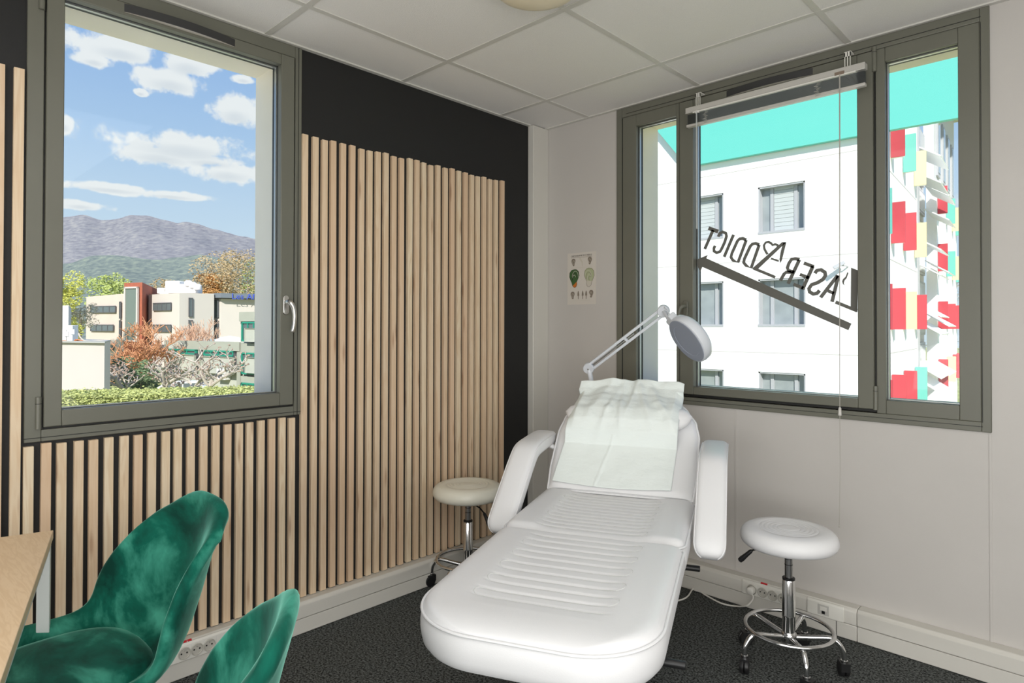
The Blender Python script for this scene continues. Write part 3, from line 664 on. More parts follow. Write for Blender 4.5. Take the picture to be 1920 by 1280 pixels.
# armrests: bent pads
def armrest(side):
    pth = [(-.165, .505), (-.185, .53), (-.22, .562), (-.30, .625), (-.38, .688), (-.44, .731), (-.475, .750), (-.52, .760), (-.60, .765), (-.70, .768), (-.765, .765), (-.785, .758)]
    pts = []
    for i, p in enumerate(smooth_path([(s_, 0, z_) for s_, z_ in pth], 4)): pts.append((p.x, p.z))
    mb = MB(); n = len(pts); K = 24; hw_, ht_ = .052, .033
    L = [0]
    for i in range(1, n): L.append(L[-1]+math.dist(pts[i], pts[i-1]))
    for i, (s_, z_) in enumerate(pts):
        d = (pts[min(i+1, n-1)][0]-pts[max(i-1, 0)][0], pts[min(i+1, n-1)][1]-pts[max(i-1, 0)][1]); l = math.hypot(*d); nx, nz = -d[1]/l, d[0]/l
        if nz > 0 and nx > 0: pass
        if nz < 0: nx, nz = -nx, -nz
        e = min(L[i], L[-1]-L[i]); f_ = math.sqrt(max(.02, 1-max(0, 1-e/.045)**2))
        for k in range(K):
            t = 2*pi*k/K; ca, sa2 = cos(t), sin(t)
            a = math.copysign(abs(ca)**.45, ca)*hw_*(.45+.55*f_); q = math.copysign(abs(sa2)**.6, sa2)*ht_*(.35+.65*f_)
            mb.v.append(O0+BU*(side*.372+a)+BH*(s_+nx*q)+ZZ*(z_+nz*q-.5735))
    mb.f = [(i*K+k, i*K+(k+1) % K, (i+1)*K+(k+1) % K, (i+1)*K+k) for i in range(n-1) for k in range(K)]+[tuple(range(K-1, -1, -1)), tuple((n-1)*K+k for k in range(K))]
    o = mb.build('armrest', M_leath, bed, smooth=True)
    for sg in (-1, 1):
        P = []
        for i in range(n):
            d = (pts[min(i+1, n-1)][0]-pts[max(i-1, 0)][0], pts[min(i+1, n-1)][1]-pts[max(i-1, 0)][1]); l = math.hypot(*d); nx, nz = -d[1]/l, d[0]/l
            if nz < 0: nx, nz = -nx, -nz
            e = min(L[i], L[-1]-L[i]); f_ = math.sqrt(max(.02, 1-max(0, 1-e/.045)**2))
            P.append(O0+BU*(side*.372+sg*hw_*.97*(.45+.55*f_))+BH*(pts[i][0]+nx*ht_*.6*f_)+ZZ*(pts[i][1]+nz*ht_*.6*f_-.5735))
        MB().tube(P, .0028, 6).build('piping', M_leath, o, smooth=True)
    # bracket arm below
    MB().tube([O0+BU*side*.36+BH*(-.70)+ZZ*(.755-.5735), O0+BU*side*.27+BH*(-.72)+ZZ*(.70-.5735)], .012, 10).build('arm_bracket', M_metalw, bed, smooth=True)
armrest(-1); armrest(1)
# chassis under the padding
def bx_(m, a0, a1, s0, s1, z0, z1): 
    return m.obox(O0+BU*(a0+a1)/2+BH*(s0+s1)/2+ZZ*((z0+z1)/2-.5735), (BU, BH, ZZ), ((a1-a0)/2, (s1-s0)/2, (z1-z0)/2))
m = MB(); bx_(m, -.24, -.20, -.50, .62, .445, .484); bx_(m, .20, .24, -.50, .62, .445, .484); bx_(m, -.24, .24, -.46, -.42, .445, .484); bx_(m, -.24, .24, .50, .54, .445, .484); bx_(m, -.24, .24, -.02, .02, .445, .484)
m.build('base_frame', M_metalw, bed, bevel=.004)
m = MB(); bx_(m, -.16, .16, -.42, .05, .08, .445); m.build('base_cabinet', M_metalw, bed, bevel=.02)
m = MB(); bx_(m, -.16, .16, -.50, -.44, .0, .07); bx_(m, -.16, .16, .06, .12, .0, .07); bx_(m, -.06, .06, -.5, .18, .02, .08); m.build('foot_frame', M_metalw, bed, bevel=.01)
for (s_, a1) in ((-.292, .335), (.385, .338)):
    le = MB().tube([O0+BU*.2+BH*s_+ZZ*(.42-.5735), O0+BU*(a1-.06)+BH*s_+ZZ*(.42-.5735)], .006, 10).build('release_lever', M_nickel, bed, smooth=True)
    MB().tube([O0+BU*(a1-.062)+BH*s_+ZZ*(.42-.5735), O0+BU*(a1-.002)+BH*s_+ZZ*(.42-.5735), O0+BU*a1+BH*s_+ZZ*(.42-.5735)], [.0105, .0105, .009], 12).build('lever_grip', M_dark, le, smooth=True)
# back support struts
MB().tube([fb(-.12, .35, -.1), O0+BU*-.12+BH*(-.40)+ZZ*(.46-.5735)], .012, 10).build('back_strut', M_metalw, bed, smooth=True)

# paper sheet over the back and pillow
def paper_mat():
    mt = bpy.data.materials.new('tissue_paper'); mt.use_nodes = True; nt = mt.node_tree; b = nt.nodes['Principled BSDF']
    b.inputs['Base Color'].default_value = lin(230, 237, 234); b.inputs['Roughness'].default_value = .75
    b.inputs['Subsurface Weight'].default_value = 0
    tcn = nt.nodes.new('ShaderNodeTexCoord'); n1 = nt.nodes.new('ShaderNodeTexNoise'); n1.inputs['Scale'].default_value = 26; n1.inputs['Detail'].default_value = 7; n1.inputs['Roughness'].default_value = .6
    mp = nt.nodes.new('ShaderNodeMapping'); mp.inputs['Scale'].default_value = (1, 1, 2.2); nt.links.new(tcn.outputs['Object'], mp.inputs[0]); nt.links.new(mp.outputs[0], n1.inputs['Vector'])
    bp = nt.nodes.new('ShaderNodeBump'); bp.inputs['Strength'].default_value = .55; bp.inputs['Distance'].default_value = .006
    nt.links.new(n1.outputs[0], bp.inputs['Height']); nt.links.new(bp.outputs[0], b.inputs['Normal']); return mt
SH = [(0, .020, .0275), (.14, .10, .0285), (.30, .17, .0295), (.40, .218, .032), (.46, .238, .052), (.53, .262, .082), (.60, .305, .106), (.69, .36, .108), (.77, .41, .095), (.84, .46, .072), (.92, .51, .066), (1, .545, .074)]
def sheet(u, v):
    for (q0, t0, h0), (q1, t1, h1) in zip(SH, SH[1:]):
        if v <= q1+1e-9:
            w = (v-q0)/(q1-q0); w2 = w; t = t0+(t1-t0)*w2; h = h0+(h1-h0)*w2; break
    sc_ = -.276+(-.234+.276)*v; ec = .213+(.237-.213)*v
    a = sc_+(ec-sc_)*u
    amp = max(0, min(1, (v-.35)/.25))
    p = Vector((u*5, v*5, 1))
    wr = (noise.noise(p)*.010+noise.noise(p*2.3+Vector((3, 1, 0)))*.006)*amp
    fold = 0
    for (uc, vc, uw, sl_, am) in ((.36, .7, .03, .25, .009), (.47, .72, .025, -.15, .008), (.66, .78, .03, -.5, .010), (.84, .72, .035, -.7, .011), (.25, .8, .04, .4, .007), (.55, .85, .02, .1, .006)):
        x = u-uc-sl_*(v-vc); fold += am*math.exp(-(x/uw)**2)*max(0, 1-abs(v-vc)/.32)
    low = .0016*math.sin(u*9+v*4)*(1-amp)+.0035*math.exp(-((u-.40-.15*(v-.2))/.012)**2)*(1 if v < .5 else 0)+.003*noise.noise(Vector((u*7, v*11, 5)))*(1-amp)
    # hangs over the pillow ends
    dz = -.03*max(0, (abs(2*u-1)-.88)/.12)*max(0, min(1, (v-.5)/.15))*(1 if v < .9 else 0)
    t += .018*math.sin(u*pi)*v if v > .8 else 0
    if v < .2: t -= .012*math.sin(u*pi)
    return fb(a, t+wr*.2, max(h+wr+fold+low+dz, .0245))
ps = MB().grid(sheet, 110, 130).build('paper_sheet', paper_mat(), None, smooth=True, fix=False, at=tuple(OB+BT*.05+Vector((0, 0, .05))))
tag(ps, 'crumpled white paper sheet laid over the back and head of the treatment bed', 'paper sheet')
so = ps.modifiers.new('thickness', 'SOLIDIFY'); so.thickness = .0006; so.offset = 1

# ---------------------------------------------------------------- magnifier lamp
ml = thing('magnifier_lamp', 'white magnifying lamp on a jointed arm behind the bed', 'lamp', (.62, -.33, 0))
E_ = Vector((0.601, -0.341, 1.068)); J_ = Vector((0.990, -0.290, 1.347)); HC = Vector((1.142, -0.337, 1.219)); HT = Vector((1.070, -0.325, 1.319))
base = Vector((.62, -.31, .0)); ptop = Vector((0.630, -0.339, 0.938))
m = MB(); m.lathe([(.02, .045), (.024, .06), (.024, .1), (.018, .105), (.0165, .80)], base, (0, 0, 1), 20); m.build('pole', M_metalw, ml, smooth=True)
ft = MB()
for k in range(5):
    a = .5+2*pi*k/5; d = Vector((cos(a), sin(a), 0)); ft.tube([base+Vector((0, 0, .07)), base+d*.19+Vector((0, 0, .055))], [.014, .010], 8)
ft.build('star_base', M_metalw, ml, smooth=True)
for k in range(5):
    a = .5+2*pi*k/5; d = Vector((cos(a), sin(a), 0)); MB().lathe([(.018, -.009), (.022, -.004), (.022, .004), (.018, .009)], base+d*.19+Vector((0, 0, .0225)), (-d.y, d.x, 0), 16).build('caster', M_dark, ml, smooth=True)
MB().tube([base+Vector((0, 0, .79)), ptop, E_], [.012, .012, .0125], 14).build('lower_arm', M_lampw, ml, smooth=True)
ax_ = (J_-E_).normalized(); vd = -F_; pn = ax_.cross(vd).normalized(); fa = pn.cross(ax_).normalized()
for nm, pt_ in (('elbow_joint', E_), ('upper_joint', J_)):
    j = MB().lathe([(.0, -.014), (.025, -.014), (.028, -.010), (.028, .010), (.025, .014), (0, .014)], pt_, fa, 24).build(nm, M_lampw, ml, smooth=True)
    MB().lathe([(.004, .012), (.004, .0155), (0, .016)], pt_, fa, 10).lathe([(.004, -.012), (.004, -.0155), (0, -.016)], pt_, fa, 10).build('screw', M_nickel, j)
for sg in (-1, 1): MB().obox((E_+J_)/2+pn*sg*.0142, (ax_, pn, fa), ((J_-E_).length/2, .0062, .007)).build('parallel_bar', M_lampw, ml, bevel=.0015)
MB().tube([E_+ax_*.03+pn*.0, E_+ax_*.30], .003, 6).build('balance_spring', M_nickel, ml)
MB().obox(E_.lerp(J_, .52), (ax_, pn, fa), (.006, .012, .004)).build('bar_spacer', M_lampw, ml)
vc_ = (cam.matrix_world.translation-HC).normalized(); pl_ = (-R_*.80-U_*.58); pl_ = (pl_-vc_*pl_.dot(vc_)).normalized(); nH = (vc_*.42+pl_*.91).normalized()
xh, yh = ortho(nH); upH = (HT-HC); upH = (upH-nH*upH.dot(nH)).normalized()
MB().tube(smooth_path([J_+Vector((0, 0, 0)), J_.lerp(HC+upH*.13, .5)+U_*.004, HC+upH*.128], 6), .0085, 12).build('neck', M_lampw, ml, smooth=True)
MB().tube(smooth_path([J_+U_*.022, J_.lerp(HC+upH*.13, .5)+U_*.026, HC+upH*.12-nH*.02], 6), .0028, 6).build('head_cable', M_lampw, ml, smooth=True)
hd = MB().lathe([(.072, .010), (.076, .012), (.104, .014), (.111, .010), (.114, -.004), (.112, -.026), (.098, -.040), (.076, -.042), (.072, -.034), (.072, .010)], HC, nH, 56).build('lamp_head', M_lampw, ml, smooth=True)
MB().obox(HC+upH*.118-nH*.012, (upH.cross(nH), upH, nH), (.034, .018, .018)).build('head_mount', M_lampw, ml, bevel=.007, seg=3)
MB().lathe([(0, -.006), (.045, -.004), (.0725, 0), (.0725, .004), (.045, .0075), (0, .0095)], HC-nH*.006, nH, 40).build('lens', glass_mat('lens_glass', (.74, .77, .82), .08), ml, smooth=True)
MB().lathe([(.073, .0115), (.076, .0150), (.104, .0155), (.106, .0135)], HC, nH, 48).build('light_ring', mat('light_ring_opal', lin(150, 157, 172), .3), hd, smooth=True)

# ---------------------------------------------------------------- stools
def stool(label, mt_seat, seat_h, lever_dir, leg_ang, ring_r=.153):
    t = thing('rolling_stool', label, 'stool', (0, 0, 0), None)
    prof = [(0, seat_h-.001), (.022, seat_h)]
    for r in (.040, .056, .072, .088, .104): prof += [(r-.005, seat_h-.0005), (r, seat_h-.0028), (r+.005, seat_h-.0004)]
    prof += [(.125, seat_h-.001), (.146, seat_h-.004), (.159, seat_h-.011), (.168, seat_h-.022), (.172, seat_h-.035), (.172, seat_h-.046), (.167, seat_h-.058), (.158, seat_h-.066), (.146, seat_h-.070), (0, seat_h-.072)]
    sc1 = MB().lathe(prof, (0, 0, 0), (0, 0, 1), 56).build('seat', mt_seat, t, smooth=True)
    MB().lathe([(.110, seat_h-.076), (.112, seat_h-.079), (.06, seat_h-.084), (.045, seat_h-.086)], (0, 0, 0), (0, 0, 1), 32).build('seat_plate', M_dark, t)
    MB().lathe([(.014, .27), (.014, seat_h-.08)], (0, 0, 0), (0, 0, 1), 24).build('gas_piston', mat('piston_steel', (.34, .34, .34), .3, metal=1), t, smooth=True)
    m = MB()
    for z_ in (seat_h-.10, seat_h-.118, seat_h-.14): m.lathe([(.0144, z_), (.0146, z_+.0015), (.0144, z_+.003)], (0, 0, 0), (0, 0, 1), 24)
    m.build('piston_ring', M_dark, t)
    MB().lathe([(.0225, .125), (.0228, .185), (.0240, .187), (.0240, .193), (.0235, .195), (.0232, .322), (.0218, .326), (.0205, .322)], (0, 0, 0), (0, 0, 1), 32).build('column_sleeve', M_chrome, t, smooth=True)
    MB().lathe([(.016, .322), (.0225, .325), (.0225, .332), (.016, .334)], (0, 0, 0), (0, 0, 1), 24).build('sleeve_cap', M_dark, t, smooth=True)
    MB().lathe([(.020, .085), (.027, .092), (.029, .10), (.029, .118), (.026, .128), (.022, .132)], (0, 0, 0), (0, 0, 1), 32).build('hub', M_chrome, t, smooth=True)
    MB().tube([(ring_r*cos(2*pi*k/72), ring_r*sin(2*pi*k/72), .143) for k in range(72)], .0075, 12, closed=True).build('foot_ring', M_chrome, t, smooth=True)
    for k in range(5):
        a = leg_ang+2*pi*k/5; d = Vector((cos(a), sin(a), 0))
        leg = MB().tube(smooth_path([d*.022+ZZ*.112, d*.08+ZZ*.122, d*.135+ZZ*.131, d*.160+ZZ*.124, d*.179+ZZ*.098, d*.185+ZZ*.070, d*.185+ZZ*.058], 5), .0095, 12).build('leg', M_chrome, t, smooth=True)
        MB().lathe([(.011, .052), (.0125, .054), (.0125, .062), (.0105, .063)], d*.185, (0, 0, 1), 16).build('leg_collar', M_chrome, leg, smooth=True)
        sw = a+random.uniform(.6, 1.9); e = Vector((cos(sw), sin(sw), 0)); sd = Vector((-e.y, e.x, 0)); c = d*.185+e*.010
        cs_ = thing('caster', None, None, (0, 0, 0)); 
        m = MB(); m.lathe([(.0235, -.016), (.0265, -.012), (.0265, -.003), (.0245, -.0015)], c+ZZ*.0265, sd, 20); m.lathe([(.0245, .0015), (.0265, .003), (.0265, .012), (.0235, .016)], c+ZZ*.0265, sd, 20)
        m.obox(c+ZZ*.040-e*.006, (e, sd, ZZ), (.021, .0155, .015))
        bpy.data.objects.remove(cs_)
        m.build('caster', M_dark, t, smooth=True)
    ld = Vector((cos(lever_dir), sin(lever_dir), 0)); z0 = seat_h-.084
    lv = MB().tube([ld*.02+ZZ*z0, ld*.10+ZZ*(z0-.014), ld*.135+ZZ*(z0-.030)], .0035, 8).build('lever', M_dark, t, smooth=True)
    p0 = ld*.133+ZZ*(z0-.029); dd = (ld*.66-ZZ*.70).normalized()
    MB().tube([p0, p0+dd*.006, p0+dd*.03, p0+dd*.055, p0+dd*.066, p0+dd*.070], [.005, .0075, .0085, .0105, .0095, .003], 12).build('lever_grip', M_dark, lv, smooth=True)
    return t
stR = stool('white rolling stool with chrome base standing right of the treatment bed', M_leath, .520, math.radians(190), math.radians(20)); stR.location = (1.604, -.432, 0)
stL = stool('off-white rolling stool standing against the slats left of the treatment bed', M_stool2, .510, math.radians(-8), math.radians(-75)); stL.location = (.212, -.795, 0)

# ---------------------------------------------------------------- table
tb = thing('oak_table', 'oak topped table with white metal legs at the left edge', 'table', (.49, -2.514, 0))
TX = Vector((.967, -.254, 0)); TY = Vector((-.254, -.967, 0)); TC = Vector((.494, -2.512, .74))
def tbx(m, a0, a1, b0, b1, z0, z1): return m.obox(TC+TX*(a0+a1)/2+TY*(b0+b1)/2+ZZ*((z0+z1)/2-.74), (TX, TY, ZZ), ((a1-a0)/2, (b1-b0)/2, (z1-z0)/2))
m = MB(); tbx(m, 0, 1.38, 0, .70, .718, .74); 
to = m.build('table_top', M_oak, tb, bevel=.0015, at=tuple(TC)); 
M_tleg = mat('table_leg_white', lin(214, 216, 214), .35)
m = MB(); tbx(m, .004, 1.376, .004, .022, .700, .718); tbx(m, .004, .022, .022, .69, .700, .718); tbx(m, 1.358, 1.376, .022, .69, .70, .718); tbx(m, .022, 1.358, .672, .69, .70, .718); m.build('apron', M_tleg, tb)
for a0, b0 in ((.004, .004), (.004, .662), (1.348, .004), (1.348, .662)):
    m = MB(); tbx(m, a0, a0+.028, b0, b0+.028, 0, .70); m.build('leg', M_tleg, tb, bevel=.002)

# ---------------------------------------------------------------- velvet chairs
def velvet_mat():
    mt = bpy.data.materials.new('green_velvet'); mt.use_nodes = True; nt = mt.node_tree; b = nt.nodes['Principled BSDF']
    b.inputs['Roughness'].default_value = .85; b.inputs['Specular IOR Level'].default_value = .15
    b.inputs['Sheen Weight'].default_value = .75; b.inputs['Sheen Roughness'].default_value = .3; b.inputs['Sheen Tint'].default_value = (.42, .95, .78, 1)
    tcn = nt.nodes.new('ShaderNodeTexCoord'); mp = nt.nodes.new('ShaderNodeMapping'); mp.inputs['Scale'].default_value = (2.2, 5, 3.2); mp.inputs['Rotation'].default_value = (.3, .4, .5)
    nt.links.new(tcn.outputs['Object'], mp.inputs[0])
    n1 = nt.nodes.new('ShaderNodeTexNoise'); n1.inputs['Scale'].default_value = 2.2; n1.inputs['Detail'].default_value = 6; n1.inputs['Roughness'].default_value = .55; n1.inputs['Distortion'].default_value = .35
    nt.links.new(mp.outputs[0], n1.inputs['Vector'])
    r = nt.nodes.new('ShaderNodeValToRGB'); nt.links.new(n1.outputs[0], r.inputs[0])
    e = r.color_ramp.elements; e[0].position = .36; e[0].color = lin(5, 56, 46); e[1].position = .68; e[1].color = lin(72, 160, 138)
    q = e.new(.5); q.color = lin(12, 92, 76)
    nt.links.new(r.outputs[0], b.inputs['Base Color'])
    bp = nt.nodes.new('ShaderNodeBump'); bp.inputs['Strength'].default_value = .25; bp.inputs['Distance'].default_value = .01
    nt.links.new(n1.outputs[0], bp.inputs['Height']); nt.links.new(bp.outputs[0], b.inputs['Normal'])
    return mt
M_velvet = velvet_mat()
def velvet_chair(label, group=None):
    """local: +y is the back, -y the front, x lateral"""
    t = thing('velvet_chair', label, 'chair', (0, 0, 0), group)
    CP = [(-.225, .405, .185), (-.222, .440, .20), (-.19, .458, .213), (-.10, .452, .228), (.0, .445, .236), (.08, .450, .238), (.145, .475, .236), (.190, .525, .230), (.222, .60, .218), (.245, .67, .203), (.262, .735, .190), (.273, .775, .180), (.278, .795, .174), (.281, .806, .170)]
    nv = len(CP)-1
    def row(v):
        x = v*nv; i = min(int(x), nv-1); w = x-i
        P = [CP[max(i-1, 0)], CP[i], CP[i+1], CP[min(i+2, nv)]]
        return [.5*((2*P[1][k])+(P[2][k]-P[0][k])*w+(2*P[0][k]-5*P[1][k]+4*P[2][k]-P[3][k])*w*w+(-P[0][k]+3*P[1][k]-3*P[2][k]+P[3][k])*w**3) for k in range(3)]
    def f(u, v):
        b, z, hw = row(v); k = 2*u-1
        S = lambda a_, b_: (lambda t_: t_*t_*(3-2*t_))(max(0, min(1, (v-a_)/(b_-a_))))
        rise = .058*abs(k)**2.4*S(-.05, .25)*(1-S(.45, .82))
        wrap = .105*abs(k)**2.2*S(.28, .60)*(1-.80*S(.64, 1.0))
        drop = -.040*abs(k)**3.5*max(0, (v-.35)/.65)**1.6
        mid = 0
        return (hw*k, b-wrap, z+rise+drop)
    nu, nvv = 24, 44; P = [[Vector(f(i/nu, j/nvv)) for i in range(nu+1)] for j in range(nvv+1)]
    mb = MB(); idx = lambda j, i: j*(nu+1)+i; Fr, Bk = [], []
    for j in range(nvv+1):
        for i in range(nu+1):
            du = P[j][min(i+1, nu)]-P[j][max(i-1, 0)]; dv = P[min(j+1, nvv)][i]-P[max(j-1, 0)][i]; nn = du.cross(dv).normalized()
            Fr.append(P[j][i]); Bk.append(P[j][i]-nn*.030)
    NF = len(Fr); mb.v = Fr+Bk
    for j in range(nvv):
        for i in range(nu):
            q = (idx(j, i), idx(j, i+1), idx(j+1, i+1), idx(j+1, i)); mb.f.append(q); mb.f.append(tuple(NF+x for x in reversed(q)))
    per = [(0, i) for i in range(nu)]+[(j, nu) for j in range(nvv)]+[(nvv, i) for i in range(nu, 0, -1)]+[(j, 0) for j in range(nvv, 0, -1)]
    inn = lambda j, i: (min(max(j, 2), nvv-2), min(max(i, 2), nu-2))
    prev = [idx(*p) for p in per]
    for w, e in ((.12, .009), (.32, .015), (.5, .017), (.68, .015), (.88, .009)):
        base = len(mb.v)
        for p in per:
            q = inn(*p); o = (P[p[0]][p[1]]-P[q[0]][q[1]]).normalized()
            mb.v.append(Fr[idx(*p)].lerp(Bk[idx(*p)], w)+o*e)
        n_ = len(per); mb.f += [(prev[k], prev[(k+1) % n_], base+(k+1) % n_, base+k) for k in range(n_)]; prev = list(range(base, base+n_))
    bk = [NF+idx(*p) for p in per]; n_ = len(per); mb.f += [(prev[k], prev[(k+1) % n_], bk[(k+1) % n_], bk[k]) for k in range(n_)]
    sh = mb.build('shell', M_velvet, t, smooth=True)
    # seat pad
    m = MB(); prof = [(0, 1.0), (.5, .99), (.8, .93), (.93, .80), (1.0, .5), (1.0, .2), (.96, 0)]
    n = 40; mb = MB()
    for r, h in prof:
        for k in range(n):
            a = 2*pi*k/n; ca, sa2 = cos(a), sin(a)
            x = math.copysign(abs(ca)**.75, ca)*.192*r; y_ = math.copysign(abs(sa2)**.75, sa2)*.175*r-.035
            mb.v.append(Vector((x, y_, .452+.042*h-.010*max(0, 1-r)*.6)))
    for i in range(len(prof)-1): mb.f += [(i*n+k, i*n+(k+1) % n, (i+1)*n+(k+1) % n, (i+1)*n+k) for k in range(n)]
    mb.f.append(tuple(range(n)))
    mb.build('seat_cushion', M_velvet, t, smooth=True)
    for sx in (-1, 1):
        for sy in (-1, 1):
            MB().tube([(sx*.10, sy*.10, .415), (sx*.20, sy*.20, .0)], [.014, .009], 12).build('leg', M_dark, t, smooth=True)
    MB().box(-.13, .13, -.12, .12, .405, .42).build('under_frame', M_dark, t, bevel=.004)
    return t
ch1 = velvet_chair('emerald green velvet shell chair pulled up to the oak table'); ch1.location = (.728, -2.500, 0); ch1.rotation_euler = (0, 0, math.radians(1))
ch2 = copy_tree(ch1); tag(ch2, 'dark green velvet shell chair of which only the backrest shows at the bottom edge'); ch2.location = (1.365, -2.632, 0); ch2.rotation_euler = (0, 0, math.radians(-34))

#EXTERIOR#
# ---------------------------------------------------------------- exterior: ground, hills
M_grass = mat('lawn', lin(176, 178, 112), .9, noise_amt=.25, noise_scale=.3)
MB().box(-320, -.4, -200, 320, -8.2, -7.2).box(-.4, 60, .4, 320, -8.2, -7.2).build('ground', M_grass)['kind'] = 'structure'
def hill_mat(name, c1, c2, c3, sc1):  # ramp colours of both ridges have the aerial haze mixed in
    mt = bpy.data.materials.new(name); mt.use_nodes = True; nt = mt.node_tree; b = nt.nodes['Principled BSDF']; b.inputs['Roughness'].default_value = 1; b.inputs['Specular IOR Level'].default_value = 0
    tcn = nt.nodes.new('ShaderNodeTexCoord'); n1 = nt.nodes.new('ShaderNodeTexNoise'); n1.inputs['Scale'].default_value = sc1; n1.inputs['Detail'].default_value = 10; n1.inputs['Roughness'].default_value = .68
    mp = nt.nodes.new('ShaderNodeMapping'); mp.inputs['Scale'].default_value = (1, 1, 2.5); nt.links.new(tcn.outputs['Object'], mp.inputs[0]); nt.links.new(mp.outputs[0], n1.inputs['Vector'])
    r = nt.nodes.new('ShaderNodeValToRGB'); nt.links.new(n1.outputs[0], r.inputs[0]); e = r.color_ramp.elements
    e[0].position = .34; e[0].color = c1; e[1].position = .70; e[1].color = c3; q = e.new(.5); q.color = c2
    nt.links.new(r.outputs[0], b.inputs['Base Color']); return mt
HP = [(-4556.180, -215.165, 356.438), (-4282.241, 47.196, 402.657), (-4044.828, 274.576, 443.725), (-3862.203, 449.484, 474.538), (-3716.102, 589.410, 495.143), (-3621.137, 680.362, 515.616), (-3579.133, 720.590, 528.367), (-3548.087, 750.325, 530.976), (-3506.083, 790.553, 513.383), (-3465.905, 829.033, 503.372), (-3414.770, 878.007, 521.204), (-3365.461, 925.232, 531.445), (-3323.458, 965.461, 523.967), (-3277.801, 1009.188, 511.442), (-3223.014, 1061.660, 496.411), (-3182.836, 1100.140, 499.043), (-3146.311, 1135.121, 486.494), (-3095.176, 1184.095, 463.868), (-3040.388, 1236.568, 443.780), (-2985.600, 1289.040, 426.221), (-2943.597, 1329.269, 411.157), (-2857.763, 1411.475, 381.035), (-2729.925, 1533.911, 335.848), (-2547.299, 1708.818, 285.746), (-2364.674, 1883.726, 255.872), (-1999.423, 2233.541, 211.297), (-1634.172, 2583.356, 136.378)]
def ridge(name, pts, base_z, fwd, mt, label, amp, drop=0):
    m = MB(); P = [Vector(p) for p in pts]; P = smooth_path(P, 4); n = len(P); rows = 46; C0 = Vector((2.5, -2.9, 1.3)); cols = []
    for i in range(n-1):
        for k in range(4): cols.append(P[i].lerp(P[i+1], k/4))
    cols.append(P[-1])
    for j in range(rows+1):
        t = j/rows
        for c in cols:
            d = (c-C0); d.z = 0; d.normalize(); q = c-d*fwd*t; z = c.z+(base_z-c.z)*(t**.85)
            e = min(1, t*5)
            z += e*amp*(noise.noise(Vector((q.x*.0016, q.y*.0016, 3)))*1.6+noise.noise(Vector((q.x*.005, q.y*.005, 7)))*.7)*(1-t)
            z += (1-e)*6*noise.noise(Vector((c.x*.02, c.y*.02, 1)))
            m.v.append(Vector((q.x, q.y, z)))
    w = len(cols); m.f = [(j*w+i, j*w+i+1, (j+1)*w+i+1, (j+1)*w+i) for j in range(rows) for i in range(w-1)]
    o = m.build(name, mt, None, smooth=True, fix=False); tag(o, label, 'hill'); return o
ridge('wooded_hill', HP, -60, 1500, hill_mat('far_hill', lin(114, 113, 118), lin(134, 132, 136), lin(158, 154, 148), .035), 'hazy purple grey wooded mountain filling the skyline behind the town', 30)  # distance haze painted into these greys
H2 = [(-2124.880, -101.947, 108.015), (-1954.430, 61.300, 126.154), (-1783.979, 224.548, 141.932), (-1688.527, 315.966, 139.818), (-1647.619, 355.145, 154.083), (-1605.006, 395.957, 158.913), (-1562.394, 436.769, 151.942), (-1519.781, 477.580, 149.692), (-1477.168, 518.392, 159.242), (-1434.556, 559.204, 154.631), (-1372.341, 618.789, 147.711), (-1306.718, 681.639, 136.080), (-1187.403, 795.912, 110.426), (-1016.952, 959.159, 75.464)]
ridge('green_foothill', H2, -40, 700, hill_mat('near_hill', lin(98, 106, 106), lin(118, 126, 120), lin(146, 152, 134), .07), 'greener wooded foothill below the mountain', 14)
M_field = mat('field', lin(184, 200, 150), 1, noise_amt=.1, noise_scale=.02)
M_house = mat('far_house', lin(236, 232, 226), .8)

def far(u_): pass
M_bwall = mat('facade_pinkwhite', lin(204, 188, 177), .8, noise_amt=.03, noise_scale=.6)
M_bwall2 = mat('facade_sidewhite', lin(206, 196, 188), .8, noise_amt=.02, noise_scale=.6)
M_brick = mat('facade_brick', lin(166, 92, 70), .85, noise_amt=.12, noise_scale=3)
M_wdark = mat('far_glass', lin(96, 104, 106), .2, spec=.8)
M_wdk2 = mat('far_frame', lin(92, 92, 96), .6)
M_roofd = mat('far_roof_band', lin(112, 118, 126), .7)
M_conc = mat('concrete_green', lin(168, 168, 154), .9, noise_amt=.06, noise_scale=.8)
M_conc2 = mat('concrete_light', lin(184, 184, 172), .9, noise_amt=.05, noise_scale=.8)
M_teal = mat('teal_frame', lin(38, 142, 118), .5)
def block(parent, name, foot, ztops, zb, mt):
    n = len(foot); zt = ztops if isinstance(ztops, (list, tuple)) else [ztops]*n
    V = [(p[0], p[1], zb) for p in foot]+[(p[0], p[1], z) for p, z in zip(foot, zt)]
    return MB().add(V, [tuple(range(n-1, -1, -1)), tuple(range(n, 2*n))]+[(i, (i+1) % n, n+(i+1) % n, n+i) for i in range(n)]).build(name, mt, parent)
